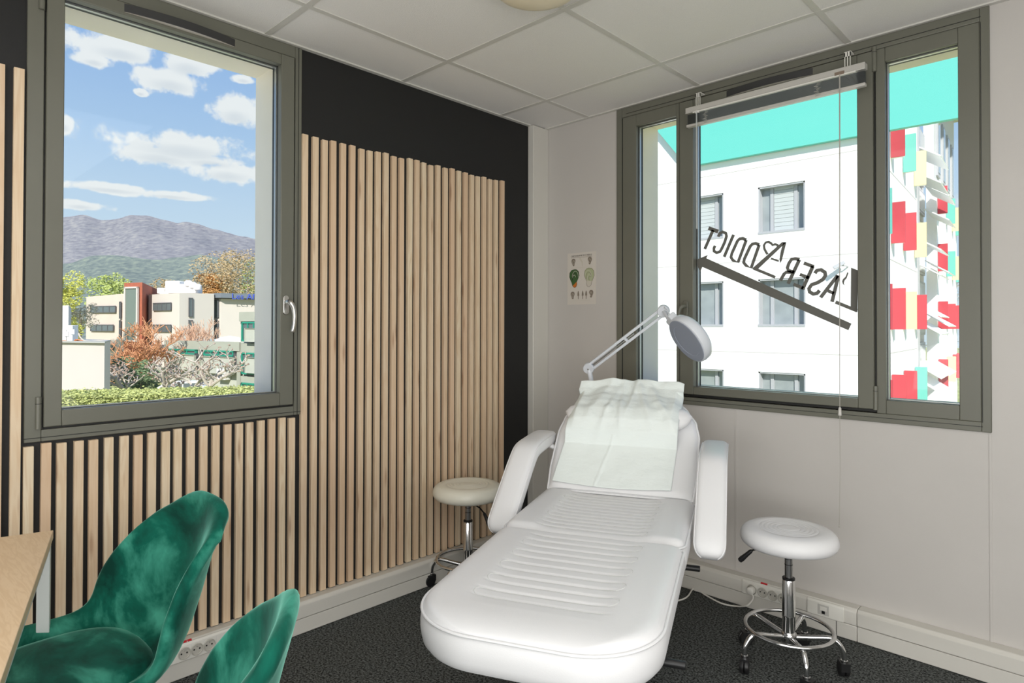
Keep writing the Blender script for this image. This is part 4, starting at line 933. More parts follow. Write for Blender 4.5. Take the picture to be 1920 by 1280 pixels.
def wall_window(parent, p, q, z0, z1, panes=1, proud=.12, fm=M_wdk2, gm=M_wdark, name='window', fw_=.12):
    """window on the facade between ground points p,q, facing the viewer"""
    p, q = Vector((*p, 0)), Vector((*q, 0)); d = (q-p); L = d.length; d.normalize(); n = Vector((d.y, -d.x, 0))
    c0 = Vector((2.5, -2.9, 0))
    if n.dot(c0-p) < 0: n = -n
    m = MB(); mid = (p+q)/2
    def bar(s0, s1, za, zb_, dep): m.obox(p+d*(s0+s1)/2+n*dep/2+ZZ*(za+zb_)/2, (d, n, ZZ), ((s1-s0)/2, dep/2+.01, (zb_-za)/2))
    bar(0, L, z0, z0+fw_, proud); bar(0, L, z1-fw_, z1, proud); bar(0, fw_, z0, z1, proud); bar(L-fw_, L, z0, z1, proud)
    for k in range(1, panes): bar(L*k/panes-fw_*.4, L*k/panes+fw_*.4, z0, z1, proud*.9)
    w = m.build(name, fm, parent)
    m = MB(); m.obox(mid+n*proud*.25+ZZ*(z0+z1)/2, (d, n, ZZ), (L/2-fw_*.5, proud*.25, (z1-z0)/2-fw_*.5)); m.build('pane', gm, w)
    return w
# office building with brick tower
ob = thing('office_building', 'pinkish white office block with a red brick stair tower and blue rooftop letters', 'building', [-104.650, 30.181, -7.200])
block(ob, 'wall', [(-115.359, 22.693), (-107.631, 25.941), (-124.526, 30.529), (-132.689, 26.864)], [5.9498, 6.3108, 6.3108, 5.9498], -7.2, M_bwall)
block(ob, 'brick_tower', [(-106.495, 25.644), (-103.394, 27.230), (-119.344, 35.491), (-127.015, 33.683)], [7.8772, 7.8935, 7.1981, 8.2811], -7.2, M_brick)
block(ob, 'wall', [(-106.022, 28.866), (-98.273, 30.749), (-98.684, 35.894), (-123.286, 40.024)], [6.2046, 6.2495, 6.3887, 6.7019], -7.2, M_bwall2)
block(ob, 'wall', [(-100.354, 36.372), (-98.933, 37.040), (-98.095, 41.996), (-121.237, 51.678), (-126.715, 46.431)], 5.6539, -7.2, M_bwall2)
block(ob, 'roof_band', [(-99.260, 36.035), (-97.909, 36.637), (-96.605, 43.424), (-119.926, 54.319), (-127.673, 46.899)], 6.4893, 5.7442, M_roofd)
wall_window(ob, (-106.123, 25.724), (-103.741, 26.898), -0.9975, 7.2499, 1, .3, mat('tower_frame', lin(206, 196, 190), .6), mat('tower_glass', lin(112, 122, 116), .3), 'stair_window', .25)
for (u0, u1, v0, v1, d0, d1, n_) in ((169,216,573,586,99.5,97.5,4),(169,212,608,620.5,99.5,97.5,4),(169,212,644,656,99.5,97.5,4)):
    pass
wall_window(ob, (-114.108, 23.061), (-108.974, 25.208), 3.3918, 4.4700, 4)
wall_window(ob, (-114.108, 23.061), (-109.326, 25.010), 0.5298, 1.5670, 4)
wall_window(ob, (-114.108, 23.061), (-109.326, 25.010), -2.4160, -1.4203, 4)
wall_window(ob, (-108.217, 25.518), (-107.812, 25.629), 2.4672, 5.0834, 1)
wall_window(ob, (-108.217, 25.518), (-107.812, 25.629), -0.3944, 2.2219, 1)
wall_window(ob, (-104.464, 29.113), (-99.997, 30.206), 3.6792, 4.8923, 4)
wall_window(ob, (-104.464, 29.113), (-99.997, 30.206), 0.4442, 1.5765, 4)
wall_window(ob, (-104.464, 29.113), (-99.997, 30.206), -2.5481, -1.4967, 4)
wall_window(ob, (-98.256, 32.012), (-98.322, 32.641), 2.7324, 5.5940, 1)
wall_window(ob, (-98.256, 32.012), (-98.322, 32.641), -0.5379, 2.2419, 1)
wall_window(ob, (-99.996, 36.438), (-99.174, 36.809), 2.6502, 5.5012, 1)
wall_window(ob, (-99.996, 36.438), (-99.174, 36.809), -0.6328, 2.2183, 1)
place_text('Les Affiches', 1.35, mat('sign_blue', lin(64, 84, 190), .5), ob, (-96.836, 41.240, 5.977), (1.303, 6.787, 0.000), (0, 0, 1), 1.0, 'roof_lettering')
rp = thing('rooftop_plant', 'cluster of white ventilation units on the office building roof', 'rooftop unit', [-108.362, 34.933, 6.868])
for (u0, u1, v0, d_) in (): pass
ad0 = Vector((0.722, 0.692, 0.002)); ad0.z = 0; an0 = Vector((-ad0.y, ad0.x, 0))
MB().obox((-108.300, 33.533, 7.637), (ad0, an0, ZZ), (1.17, 1.2, 1.00)).build('duct_unit', M_house, rp, bevel=.15)
MB().obox((-109.652, 32.247, 7.025), (ad0, an0, ZZ), (0.61, 1.2, 0.48)).build('duct_unit', M_house, rp, bevel=.15)
MB().obox((-106.891, 34.886, 7.380), (ad0, an0, ZZ), (0.96, 1.2, 0.74)).build('duct_unit', M_house, rp, bevel=.15)
MB().obox((-106.014, 35.729, 7.165), (ad0, an0, ZZ), (0.61, 1.2, 0.52)).build('duct_unit', M_house, rp, bevel=.15)
MB().obox((-109.277, 32.610, 6.679), (ad0, an0, ZZ), (0.78, 1.2, 0.22)).build('duct_unit', M_house, rp, bevel=.15)
for k in range(3): MB().lathe([(.5, 0), (.62, .15), (.62, .7), (.3, .95), (0, .95)], Vector((-105.764, 34.575, 7.793))+ad0*k*.75+ZZ*-.3*k, (0, 0, 1), 14).build('vent_cowl', M_house, rp, smooth=True)
# concrete building
cb_ = thing('concrete_building', 'low grey green concrete building with teal window frames', 'building', [-60.177, 20.160, -7.200])
block(cb_, 'wall', [(-65.958, 18.777), (-55.220, 21.446), (-72.424, 29.199), (-83.507, 25.507)], -0.2266, -7.2, M_conc2)
block(cb_, 'roof_edge', [(-66.508, 18.804), (-54.483, 21.183), (-55.286, 21.522), (-67.379, 19.077)], -0.1028, -0.9311, M_conc)
block(cb_, 'wall', [(-55.115, 21.546), (-48.649, 22.893), (-63.381, 30.938), (-71.425, 28.771)], 2.5709, -7.2, M_conc2)
block(cb_, 'roof_edge', [(-54.718, 21.234), (-48.081, 22.607), (-48.649, 22.893), (-55.321, 21.488)], 2.5947, 1.7539, M_conc)
block(cb_, 'floor_beam', [(-54.718, 21.234), (-48.081, 22.607), (-48.649, 22.893), (-55.321, 21.488)], -0.2159, -1.0326, M_conc)
block(cb_, 'floor_beam', [(-54.718, 21.234), (-48.081, 22.607), (-48.649, 22.893), (-55.321, 21.488)], -3.1465, -3.8191, M_conc)
for a, b in (((-66.310, 18.717), (-65.607, 18.837)), ((-60.963, 19.961), (-60.570, 20.061)), ((-55.058, 21.185), (-54.414, 21.249))):
    block(cb_, 'pillar', [a, b, (b[0]-.5, b[1]+.3), (a[0]-.5, a[1]+.3)], -0.1998, -7.2, M_conc)
wall_window(cb_, (-65.021, 18.844), (-60.876, 19.906), -1.3993, -0.9081, 3, .2, M_teal, M_wdark, 'window', .14)
wall_window(cb_, (-59.823, 20.222), (-55.364, 21.169), -1.4462, -0.9276, 4, .2, M_teal, M_wdark, 'window', .14)
wall_window(cb_, (-65.262, 18.751), (-65.040, 18.826), -2.1079, -0.9499, 1, .2, M_wdk2, M_wdark, 'window', .14)
wall_window(cb_, (-61.073, 19.855), (-60.734, 19.903), -2.8506, -1.2751, 1, .2, M_wdk2, M_wdark, 'window', .14)
wall_window(cb_, (-60.287, 20.055), (-60.036, 20.156), -1.9162, -1.0067, 1, .2, M_wdk2, M_wdark, 'window', .14)
wall_window(cb_, (-55.483, 21.194), (-55.159, 21.227), -2.9361, -1.0493, 1, .2, M_wdk2, M_wdark, 'window', .14)
wall_window(cb_, (-54.241, 21.414), (-50.936, 22.088), -0.0431, 1.7002, 4, .2, M_teal, M_wdark, 'window', .14)
wall_window(cb_, (-54.241, 21.414), (-50.936, 22.088), -2.9643, -1.0326, 4, .2, M_teal, M_wdark, 'window', .14)
wall_window(cb_, (-54.241, 21.414), (-50.936, 22.088), -4.6605, -3.7182, 4, .2, M_teal, M_wdark, 'window', .14)
wall_window(cb_, (-53.237, 21.268), (-47.702, 22.416), -0.0542, 1.1402, 1, .2, M_conc2, M_conc2, 'panel', .02)
wall_window(cb_, (-53.203, 21.301), (-47.702, 22.416), -2.8103, -1.4322, 1, .2, M_conc2, M_conc2, 'panel', .02)
wall_window(cb_, (-53.169, 21.333), (-47.702, 22.416), -4.5099, -4.0046, 1, .2, M_conc2, M_conc2, 'panel', .02)
wall_window(cb_, (-64.461, 18.688), (-60.547, 19.667), -2.8428, -1.4055, 1, .2, M_conc, M_conc2, 'panel', .05)
wall_window(cb_, (-59.374, 19.960), (-55.013, 20.952), -3.0429, -1.4745, 1, .2, M_conc, M_conc2, 'panel', .05)
sky_ = MB().lathe([(1.4, 0), (1.3, .25), (.8, .5), (0, .62)], [-60.380, 22.735, -0.243], (0, 0, 1), 16).build('roof_dome', M_house, None, smooth=True, at=[-60.380, 22.735, -0.243])
tag(sky_, 'small white domed rooflight on the concrete building roof', 'rooflight')
ac = thing('air_conditioner', 'white air conditioning unit on the wall of the concrete building', 'air conditioner', [-56.746, 20.677, -3.520])
acp = Vector((-56.773, 20.718, -3.080)); ad = Vector([10.738, 2.669, 0.000]).normalized(); an = Vector((-ad.y, ad.x, 0)); an = an if an.dot(Vector((2.5, -2.9, 0))-acp) > 0 else -an
MB().obox(acp, (ad, an, ZZ), (.62, .3, .5)).build('case', M_house, ac, bevel=.03)
MB().lathe([(.34, 0), (.36, .03), (.30, .04), (0, .02)], acp+an*.3-ad*.12, an, 20).build('fan_grille', M_wdk2, ac)
# near white shed on the left
sh_ = thing('white_shed', 'flat roofed white rendered outbuilding behind the hedge', 'building', [-26.808, 3.659, -4.000])
block(sh_, 'wall', [(-29.721, 2.253), (-25.848, 3.885), (-29.136, 4.890), (-35.636, 3.511)], 0.6538, -7.2, mat('shed_wall', lin(198, 188, 183), .8, noise_amt=.02, noise_scale=1))
block(sh_, 'roof_edge', [(-29.489, 2.198), (-25.610, 3.837), (-29.126, 4.899), (-35.882, 3.552)], 0.6895, 0.6281, mat('roof_grey', lin(170, 168, 164), .8))
tb2 = thing('white_tower_block', 'plain white block rising behind the shed at the left', 'building', [-45.857, 6.183, -7.200])
block(tb2, 'wall', [(-48.813, 4.736), (-43.046, 6.106), (-48.909, 7.414), (-54.512, 6.201)], 2.5347, -7.2, mat('tower_wall', lin(206, 202, 206), .8))
for i, (u0, u1, v0, d_) in enumerate(([118.000, 128.500, 617.000, 25.600], [129.000, 140.000, 609.000, 25.600])):
    pass
ru = thing('roof_unit', 'tall white roof unit on the shed, nearer the bent branch', 'air conditioner', (-28.308, 3.341, 0.651))
MB().obox((-28.306, 3.338, 0.988), (ad0, an0, ZZ), (0.120, .18, 0.337)).build('case', M_house, ru, bevel=.02)
MB().obox((-28.067, 3.290, 1.055), (ad0, an0, ZZ), (0.092, .02, .10)).build('grille', mat('grille_grey', lin(206, 204, 206), .6), ru)
ru = thing('roof_unit', 'lower white roof unit on the shed beside the tall one', 'air conditioner', (-28.488, 3.168, 0.651))
MB().obox((-28.487, 3.166, 0.901), (ad0, an0, ZZ), (0.109, .18, 0.250)).build('case', M_house, ru, bevel=.02)
MB().obox((-28.246, 3.119, 0.968), (ad0, an0, ZZ), (0.084, .02, .10)).build('grille', mat('grille_grey', lin(206, 204, 206), .6), ru)
orange = mat('orange_net', lin(226, 130, 70), .6)
for nm, c, lb in (('orange_strap', (-27.934, 3.007, 0.652), 'bundle of orange strapping at the left end of the shed roof'), ('orange_strap', (-27.415, 3.365, 0.698), 'smaller bundle of orange strapping beside the roof units')):
    c = Vector(c); m = MB()
    for k in range(6):
        a = k*.6; m.tube([c+Vector((.05*cos(a+i*.5)-.10+.04*i, .06*sin(a+i)+.03*k-.1, .03+.025*sin(i*1.3+k))) for i in range(6)], .014, 5)
    o = m.build(nm, orange, None, at=tuple(c)); tag(o, lb, 'strap')
pp = MB().tube([(-27.650, 3.412, 1.004), (-27.605, 3.458, 0.833), (-27.497, 3.563, 0.694), (-27.281, 3.770, 0.673), (-26.933, 3.965, 0.697), (-26.717, 4.172, 0.666)], .03, 6).build('bent_branch', mat('dry_branch', lin(196, 184, 168), .8), None, at=(-27.281, 3.770, 0.662))
tag(pp, 'pale bent branch lying on the shed roof', 'branch')
# hedge on a terrace in front of the window
MB().box(-9.5, -3.2, -14, 9, -2.5, -.9).build('terrace', mat('gravel', lin(226, 221, 215), .9, noise_amt=.15, noise_scale=20))['kind'] = 'structure'
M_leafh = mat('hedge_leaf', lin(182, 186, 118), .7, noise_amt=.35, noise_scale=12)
def leaf_cloud(name, mt, parent, pts, size, rnd, kind=None, at=None):
    m = MB()
    for p in pts:
        p = Vector(p); d = Vector((rnd.gauss(0, 1), rnd.gauss(0, 1), rnd.gauss(0, 1))).normalized(); x, y = ortho(d); s_ = size*rnd.uniform(.6, 1.3)
        m.add([p-x*s_, p-y*s_*.5, p+x*s_, p+y*s_*.5], [(0, 1, 2, 3)])
    o = m.build(name, mt, parent, fix=False, at=at)
    if kind: o['kind'] = kind
    return o
rn = random.Random(3)
hg = thing('clipped_hedge', 'clipped yellow green hedge along the foot of the left window view', 'hedge', (-6, -1, -.9))
HA = Vector([-7.533, -1.281, 0.000]); HB_ = Vector([-6.033, 1.264, 0.000]); hd_ = (HB_-HA); hL = hd_.length; hd_.normalize(); hn = Vector((-hd_.y, hd_.x, 0)); hn = hn if hn.x < 0 else -hn
HZ = 0.3735
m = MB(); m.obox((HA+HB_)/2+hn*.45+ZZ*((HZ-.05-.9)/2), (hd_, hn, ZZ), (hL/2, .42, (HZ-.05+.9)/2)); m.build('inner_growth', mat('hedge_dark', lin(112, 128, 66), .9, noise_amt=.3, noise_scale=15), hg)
pts = []
for k in range(42000):
    a = rn.uniform(0, hL)
    if rn.random() < .45: pts.append(HA+hd_*a+hn*rn.uniform(0, .9)+ZZ*(HZ-.03+rn.gauss(0, .018)))
    else: pts.append(HA+hd_*a+hn*rn.gauss(0, .02)+ZZ*rn.uniform(HZ-.6, HZ))
leaf_cloud('leaves', M_leafh, hg, pts, .019, rn, 'stuff')
# trees
def crown_tree(name, label, c, rad, n, size, mt, group=None, base=-7.2, trunk=.25, squash=1.0, wisp=False):
    c = Vector(c); t = thing(name, label, 'tree', (c.x, c.y, base), group); r_ = random.Random(int(c.x*13+c.z*7)+n)
    MB().tube([(c.x, c.y, base), (c.x+.1, c.y, c.z-rad*.3), (c.x, c.y, c.z+rad*.4)], [trunk, trunk*.7, trunk*.2], 8).build('trunk', M_bark, t, smooth=True)
    pts = []; blobs = [(Vector((r_.gauss(0, .45), r_.gauss(0, .45), r_.uniform(-.7, .8)*squash)), r_.uniform(.25, .5)) for _ in range(22)]
    while len(pts) < n:
        b, br = r_.choice(blobs); d = Vector((r_.gauss(0, 1), r_.gauss(0, 1), r_.gauss(0, 1))).normalized()*br*r_.uniform(.5, 1)**.5
        p = b+d
        pts.append(c+p*rad)
    leaf_cloud('foliage', mt, t, pts, size, r_, 'stuff'); return t
M_bark = mat('bark', lin(150, 132, 116), .9, noise_amt=.15, noise_scale=3)
M_t1 = mat('leaf_yellow', lin(206, 204, 104), .8, noise_amt=.12, noise_scale=.4); M_t2 = mat('leaf_lime', lin(178, 188, 112), .8, noise_amt=.12, noise_scale=.4)
M_t3 = mat('twig_brown', lin(190, 166, 128), .9, noise_amt=.12, noise_scale=.4); M_t4 = mat('twig_orange', lin(206, 156, 98), .9); M_t5 = mat('leaf_dark', lin(116, 134, 98), .9, noise_amt=.2, noise_scale=.5)
M_t6 = mat('twig_grey', lin(176, 170, 156), .9)
crown_tree('yellow_willow', 'tall yellow green tree beside the left window jamb', (-100.100, 16.510, 4.096), 3.0, 6500, .15, M_t1, squash=1.7)
crown_tree('bare_tree', 'grey brown leafless tree between the yellow tree and the office block', (-101.801, 19.054, 2.717), 2.0, 2400, .10, M_t6)
crown_tree('lime_tree', 'lime green tree behind the left part of the office block', (-152.804, 35.221, 7.597), 4.6, 4000, .26, M_t2)
crown_tree('lime_tree', 'small green tree just behind the rooftop plant', (-149.520, 45.280, 8.326), 3.4, 1800, .24, M_t3)
for (c, rd, lb, mt_) in (((-153.708, 55.097, 9.732), 5.2, 'bare reddish tree behind the rooftop plant, left of the orange one', M_t3), ((-150.541, 55.354, 10.246), 3.2, 'small orange tree behind the office block', M_t4), ((-150.045, 58.579, 11.638), 6.5, 'rounded brown bare tree behind the blue lettering', M_t3), ((-142.598, 60.173, 11.617), 7.2, 'tall olive brown bare tree at the right edge of the left window', M_t3), ((-142.740, 65.575, 11.657), 7, 'olive brown bare tree hidden mostly by the right jamb of the left window', M_t2)):
    crown_tree('tall_tree', lb, c, rd, 3800, .24, mt_, 'trees behind the office block')
def twig_tree(name, label, base, h, spread, depth, mt, seed, r0=.16, rmin=.019, knob=0, up=.35, nb=3, nm='branches', cat='tree', cl=1.0):
    base = Vector(base); t = thing(name, label, cat, tuple(base)); r_ = random.Random(seed)
    tr = MB(); br = MB(); kb = MB(); cnt = [0]
    def grow(m, p, d, L, r, k):
        n = 3; pts = [p]
        for i in range(n):
            d = (d+Vector((r_.gauss(0, .16), r_.gauss(0, .16), r_.gauss(0, .10)+up*.15))).normalized(); pts.append(pts[-1]+d*L/n)
        m.tube(pts, [max(rmin, r*(1-.4*i/n)) for i in range(n+1)], 6 if k < 2 else 4, cap=False)
        e = pts[-1]
        if k >= depth:
            if knob:
                for q in range(3): 
                    cc = e+Vector((r_.gauss(0, knob*.5), r_.gauss(0, knob*.5), r_.gauss(0, knob*.5)))
                    kb.lathe([(0, -knob*.8), (knob*.6, -knob*.4), (knob*.75, 0), (knob*.5, knob*.5), (0, knob*.8)], cc, (r_.gauss(0, 1), r_.gauss(0, 1), 1), 7)
            return
        for q in range(nb+(1 if k == 0 else 0)):
            a = r_.uniform(0, 2*pi); nd = (d*.6+Vector((cos(a)*spread, sin(a)*spread, up*r_.uniform(.4, 1.4)))).normalized()
            grow(br, pts[-1] if r_.random() < .6 else pts[-2], nd, L*r_.uniform(.6, .85)*cl, r*.55, k+1)
    grow(tr, base, Vector((0, 0, 1)), h, r0, 0)
    tr.build('trunk', mt, t, smooth=True); br.build(nm, mt, t, smooth=True)
    if knob: kb.build('pruned_knobs', mat('knob_bark', lin(172, 148, 134), .9), t, smooth=True)
    return t
M_orange = mat('orange_twigs', lin(208, 150, 110), .9)
M_pol = mat('pollard_bark', lin(190, 178, 166), .9, noise_amt=.2, noise_scale=4)
twig_tree('copper_tree', 'bare copper coloured tree in front of the brick tower', [-61.901, 15.740, -7.200], 3.0, .85, 6, M_orange, 5, .14, .026, up=.40, nb=3, nm='twigs')
twig_tree('copper_tree', 'paler copper tree with fine twigs left of the brick tower', [-65.583, 14.982, -7.200], 2.2, .85, 6, M_orange, 11, .13, .022, up=.35, nb=3, nm='twigs')
twig_tree('copper_tree', 'wispy pale copper tree in front of the office block side wall', [-64.456, 18.831, -7.200], 2.9, .75, 6, mat('pale_twigs', lin(214, 174, 146), .9), 8, .12, .018, up=.6, nb=3, nm='twigs')
for (b, h, sd, lb) in (([-35.023, 6.867, -2.994], 1.15, 2, 'small pollarded tree next to the shed corner'), ([-34.670, 8.590, -3.120], 1.25, 4, 'wide pollarded tree in the middle of the left window'), ([-35.717, 10.356, -3.466], 1.1, 21, 'low pollarded tree with drooping branches before the concrete building'), ([-30.749, 9.576, -2.776], 1.5, 9, 'thick pollarded tree with knobbly arms before the concrete building')):
    twig_tree('pollard_tree', lb, b, h, .95, 3, M_pol, sd, .15, .010, knob=.052, up=.25, nb=4)
for c, rd, lb in (((-51.463, 11.951, -2.706), 1.6, 'dark evergreen bush between the pollarded trees'), ((-48.881, 11.659, -3.005), 1.3, 'lower dark green bush beside the lawn')):
    crown_tree('evergreen_bush', lb, c, rd, 2200, .11, M_t5, base=-7.2, trunk=.1)
MB().box(*[-48.551, -44.801], *[7.142, 24.411], -7.3, -4.9).build('lawn_bank', mat('yellow_green_lawn', lin(206, 200, 104), .9, noise_amt=.12, noise_scale=.6))['kind'] = 'structure'  # yellow-green grass of the bank
# parked white van between the pollards
vn = thing('white_van', 'white vehicle parked behind the pollarded trees', 'car', [-46.727, 13.657, -5.600])
vc = Vector((-46.699, 13.753, -3.348))
m = MB(); vx = Vector((cos(1.0), sin(1.0), 0)); 
m.prism([(-1.9, -.9), (-1.9, -.1), (-1.5, .25), (-.9, .62), (1.2, .66), (1.75, .2), (1.9, -.1), (1.9, -.9)], lambda a, z: vc+vx*a+ZZ*z+Vector((-vx.y, vx.x, 0))*-.8, lambda a, z: vc+vx*a+ZZ*z+Vector((-vx.y, vx.x, 0))*.8)
m.build('body', M_house, vn, bevel=.06)
m = MB(); m.prism([(-1.3, .22), (-.85, .54), (.2, .56), (.2, .20)], lambda a, z: vc+vx*a+ZZ*z+Vector((-vx.y, vx.x, 0))*-.82, lambda a, z: vc+vx*a+ZZ*z+Vector((-vx.y, vx.x, 0))*.82).prism([(.28, .20), (.28, .56), (1.15, .56), (1.5, .22)], lambda a, z: vc+vx*a+ZZ*z+Vector((-vx.y, vx.x, 0))*-.82, lambda a, z: vc+vx*a+ZZ*z+Vector((-vx.y, vx.x, 0))*.82)
m.build('side_window', M_wdark, vn)
for s_ in (-1.2, 1.2):
    for q in (-1, 1): MB().lathe([(.1, -.09), (.33, -.09), (.33, .09), (.1, .09)], vc+vx*s_-ZZ*.85+Vector((-vx.y, vx.x, 0))*.76*q, Vector((-vx.y, vx.x, 0)), 18).build('wheel', M_dark, vn)

# ---------------------------------------------------------------- white building outside the right window
FB = thing('white_facade_building', 'white panelled building with grey windows facing the right window', 'building', (-6, 16.4, -7.2))
M_fac = mat('facade_white', lin(250, 249, 247), .7)
DY = 16.4
cols_ = [-8.0-2.51*k for k in range(0, 4)]
holes = []
rows_ = [(4.15+2.83*k, 5.58+2.83*k) for k in (-3, -2, -1, 0)]
xsw = [(-5.50, -4.11), (-8.01, -6.62), (-10.52, -9.13), (-13.03, -11.64)]
X0, X1 = -16, -2.285
m = MB(); xb = sorted([X0, X1]+[v for h_ in xsw for v in h_])
for i in range(len(xb)-1):
    a, b = xb[i], xb[i+1]
    if any(abs(a-h_[0]) < 1e-6 for h_ in xsw):
        zc = -7.2
        for (z0, z1) in rows_: m.box(a, b, DY, DY+.3, zc, z0); zc = z1
        m.box(a, b, DY, DY+.3, zc, 12)
    else: m.box(a, b, DY, DY+.3, -7.2, 12)
m.build('wall', M_fac, FB)
M_joint = mat('facade_joint', lin(196, 190, 186), .8)
for z in (6.2, 3.335, .505, -2.33, -5.15): MB().box(X0, X1, DY-.004, DY, z-.012, z+.012).build('panel_joint', M_joint, FB)
M_ff = mat('facade_frame_grey', lin(176, 176, 180), .5); M_fg = mat('facade_glass', lin(150, 156, 158), .12, spec=.9, noise_amt=.12, noise_scale=3); M_fs = mat('roller_blind_white', lin(190, 194, 194), .7); M_rev = mat('facade_reveal', lin(206, 202, 202), .8)
for ri, (z0, z1) in enumerate(rows_):
    for ci, (a, b) in enumerate(xsw):
        w = MB().box(a-.0, a+.045, DY+.02, DY+.29, z0, z1).box(b-.045, b, DY+.02, DY+.29, z0, z1).box(a, b, DY-.015, DY+.29, z0-.02, z0+.05).box(a, b, DY+.02, DY+.29, z1-.05, z1)
        for x in (a+.30, a+.42, b-.34, b-.28): pass
        w.box(a+.30, a+.40, DY+.20, DY+.27, z0, z1).box(b-.38, b-.28, DY+.20, DY+.27, z0, z1)
        w = w.build('window', M_ff, FB)
        MB().box(a+.02, b-.02, DY+.245, DY+.26, z0+.02, z1-.02).build('pane', M_fg, w)
        if ri == 3:
            mm_ = MB()
            for k in range(11): 
                zz = z0+.08+k*.122; mm_.box(a+.41, b-.39, DY+.215, DY+.235, zz, zz+.114)
            mm_.build('blind', M_fs, w)
# teal painted upper storey
TL = [(-8.991, 8.134), (-7.785, 6.598), (-2.619, 6.518)]
M_tealw = mat('teal_cladding', lin(104, 198, 186), .5)
ty = 16.2; zb_ = TL[1][1]-.02
tp = [(TL[1][0], zb_), (6.5, zb_), (6.5, 11.5), (TL[0][0]+(TL[0][0]-TL[1][0])*1.2, TL[0][1]+(TL[0][1]-TL[1][1])*1.2)]
tp = [(TL[1][0], TL[1][1]), (-.2, TL[2][1]), (-.2, 13.5), (TL[1][0]+(TL[0][0]-TL[1][0])*4, TL[1][1]+(TL[0][1]-TL[1][1])*4)]
ts = MB().prism(tp, lambda x, z: (x, ty, z), lambda x, z: (x, DY-.02, z)).build('teal_cladding', M_tealw, FB)
# wing with coloured fins
WG = thing('coloured_fin_wing', 'white wing with rows of red, teal and cream fins and a glazed stair strip', 'building', [-2.270, 16.360, -7.200])
wd = Vector((-.076, .997, 0)).normalized(); wn_ = Vector((.997, .076, 0)).normalized(); W0 = Vector((-2.285, 16.42, 0))
def wbox(m, s0, s1, o0, o1, z0, z1): return m.obox(W0+wd*(s0+s1)/2+wn_*(o0+o1)/2+ZZ*(z0+z1)/2, (wd, wn_, ZZ), ((s1-s0)/2, abs(o1-o0)/2, (z1-z0)/2))
SS0, SS1 = 8.0432, 14.4893
SE = 24.0794
m = MB(); wbox(m, 0, SS0, -.4, 0, -7.2, 12); wbox(m, SS1, SE, -.4, 0, -7.2, 7.9); m.build('wall', M_fac, WG)
m = MB(); wbox(m, SS0, SS1, -.9, -.5, -7.2, 10); m.build('stair_wall', M_rev, WG)
m = MB(); wbox(m, SS0, SS0+.55, -.5, .03, -7.2, 12); m.build('concrete_pier', mat('pier_grey', lin(190, 188, 190), .8, noise_amt=.08, noise_scale=1.5), WG)
for z in (6.0, 3.335, .505, -2.33): MB().obox(W0+wd*SS0/2+wn_*.003+ZZ*z, (wd, wn_, ZZ), (SS0/2, .003, .012)).build('panel_joint', M_joint, WG)
LS = SS1-SS0
for k in range(10):
    z = -3.0+k*1.32
    for q in (0, 1):
        s0 = SS0+.7+q*(LS-.9)/2; m = MB(); wbox(m, s0, s0+(LS-.9)/2-.25, -.5, -.40, z, z+1.0); w = m.build('window', M_ff, WG)
        m = MB(); wbox(m, s0+.12, s0+(LS-.9)/2-.37, -.42, -.38, z+.1, z+.9); m.build('pane', M_fg, w)
M_flap = mat('flap_white', lin(248, 248, 248), .5)
for z, q in ((7.95, 0), (6.95, 0), (6.95, 1), (5.95, 1), (4.45, 0), (3.5, 0), (3.8, 1), (1.95, 0), (1.3, 0), (1.6, 1), (-.35, 0), (-.9, 0), (-.4, 1), (-2.9, 1)):
    s0 = SS0+.6+q*(LS-.6)/2; c = W0+wd*(s0+(LS-.8)/4)+wn_*.28+ZZ*z
    up_ = (ZZ*.55+wn_*-.85).normalized(); MB().obox(c, (wd, up_, wd.cross(up_)), ((LS-.9)/4, .50, .02)).build('awning_flap', M_flap, WG)
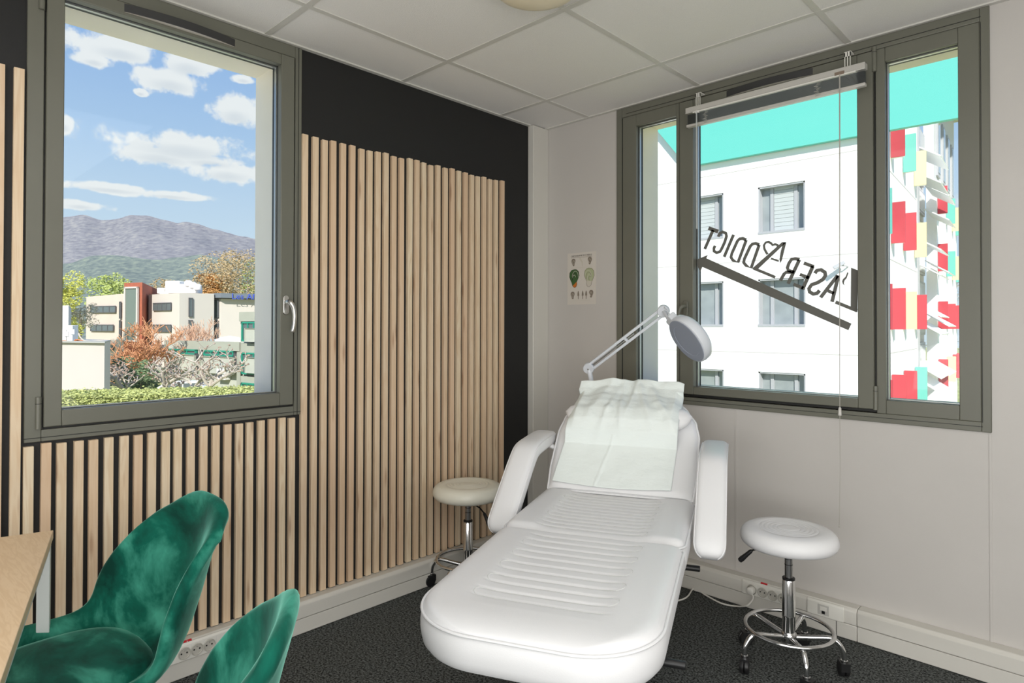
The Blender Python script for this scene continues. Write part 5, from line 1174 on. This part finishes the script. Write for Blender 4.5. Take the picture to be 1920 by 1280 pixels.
M_fred = mat('fin_red', lin(188, 66, 76), .55, noise_amt=.05, noise_scale=4); M_ftl = mat('fin_teal', lin(104, 178, 166), .5); M_fcr = mat('fin_cream', lin(222, 202, 156), .6)
CM = {'r': M_fred, 't': M_ftl, 'c': M_fcr}
FS = [0.128, 2.449, 4.794, 7.359, 14.696, 18.352, 21.314, 23.435]
ZR = [6.42, 3.82, 1.22, -1.38]
PAT = ['-rtcrtct', 'trrcrtct', 'rrcrrrrt', 'rrrtrcrr']
for zr, pt_ in zip(ZR, PAT):
    for s_, c in zip(FS, pt_):
        if c == '-': continue
        m = MB(); wbox(m, s_, s_+.05, .02, .385, zr, zr+1.24); f_ = m.build('fin', CM[c], WG, at=tuple(W0+wd*s_+ZZ*zr))
        m = MB(); wbox(m, s_+.05, s_+.28, .0, .33, zr+.02, zr+1.22); m.build('fin_box', M_fac, f_, at=tuple(W0+wd*s_+ZZ*zr))
# upper wing with overhanging roof
m = MB(); wbox(m, SS1, SE, -.5, -.1, 7.9, 13.5); m.build('upper_wall', mat('upper_grey', lin(206, 204, 204), .8), WG)
for k in range(4):
    s0 = SS1+.8+k*2.2; m = MB(); wbox(m, s0, s0+1.0, -.1, -.02, 8.3, 11.2); w = m.build('window', M_ff, WG); m = MB(); wbox(m, s0+.12, s0+.88, -.03, 0, 8.45, 11.05); m.build('pane', M_fg, w)
m = MB(); wbox(m, SS1-1, SE+1, -.5, 2.4, 13.2, 13.6); m.build('roof_overhang', M_rev, WG)
# security camera on the facade
sc_ = thing('security_camera', 'small white security camera mounted on the white facade', 'camera', (-3.092, 16.300, 2.979))
c = Vector((-3.117, 16.150, 3.014))
MB().obox(c, (Vector((-.8, -.3, -.5)).normalized(), Vector((.3, -.9, 0)).normalized(), Vector((-.5, -.1, .8))), (.16, .05, .05)).build('body', M_ff, sc_, bevel=.01)
MB().tube([c, c+Vector((.15, .1, -.02)), c+Vector((.16, .25, -.04))], .02, 8).build('arm', M_ff, sc_)
bt_ = crown_tree('bare_tree', 'bare tree beyond the coloured wing at the right jamb', (-8.202, 69.938, 2.008), 3.2, 2600, .10, M_t6, squash=3.0)
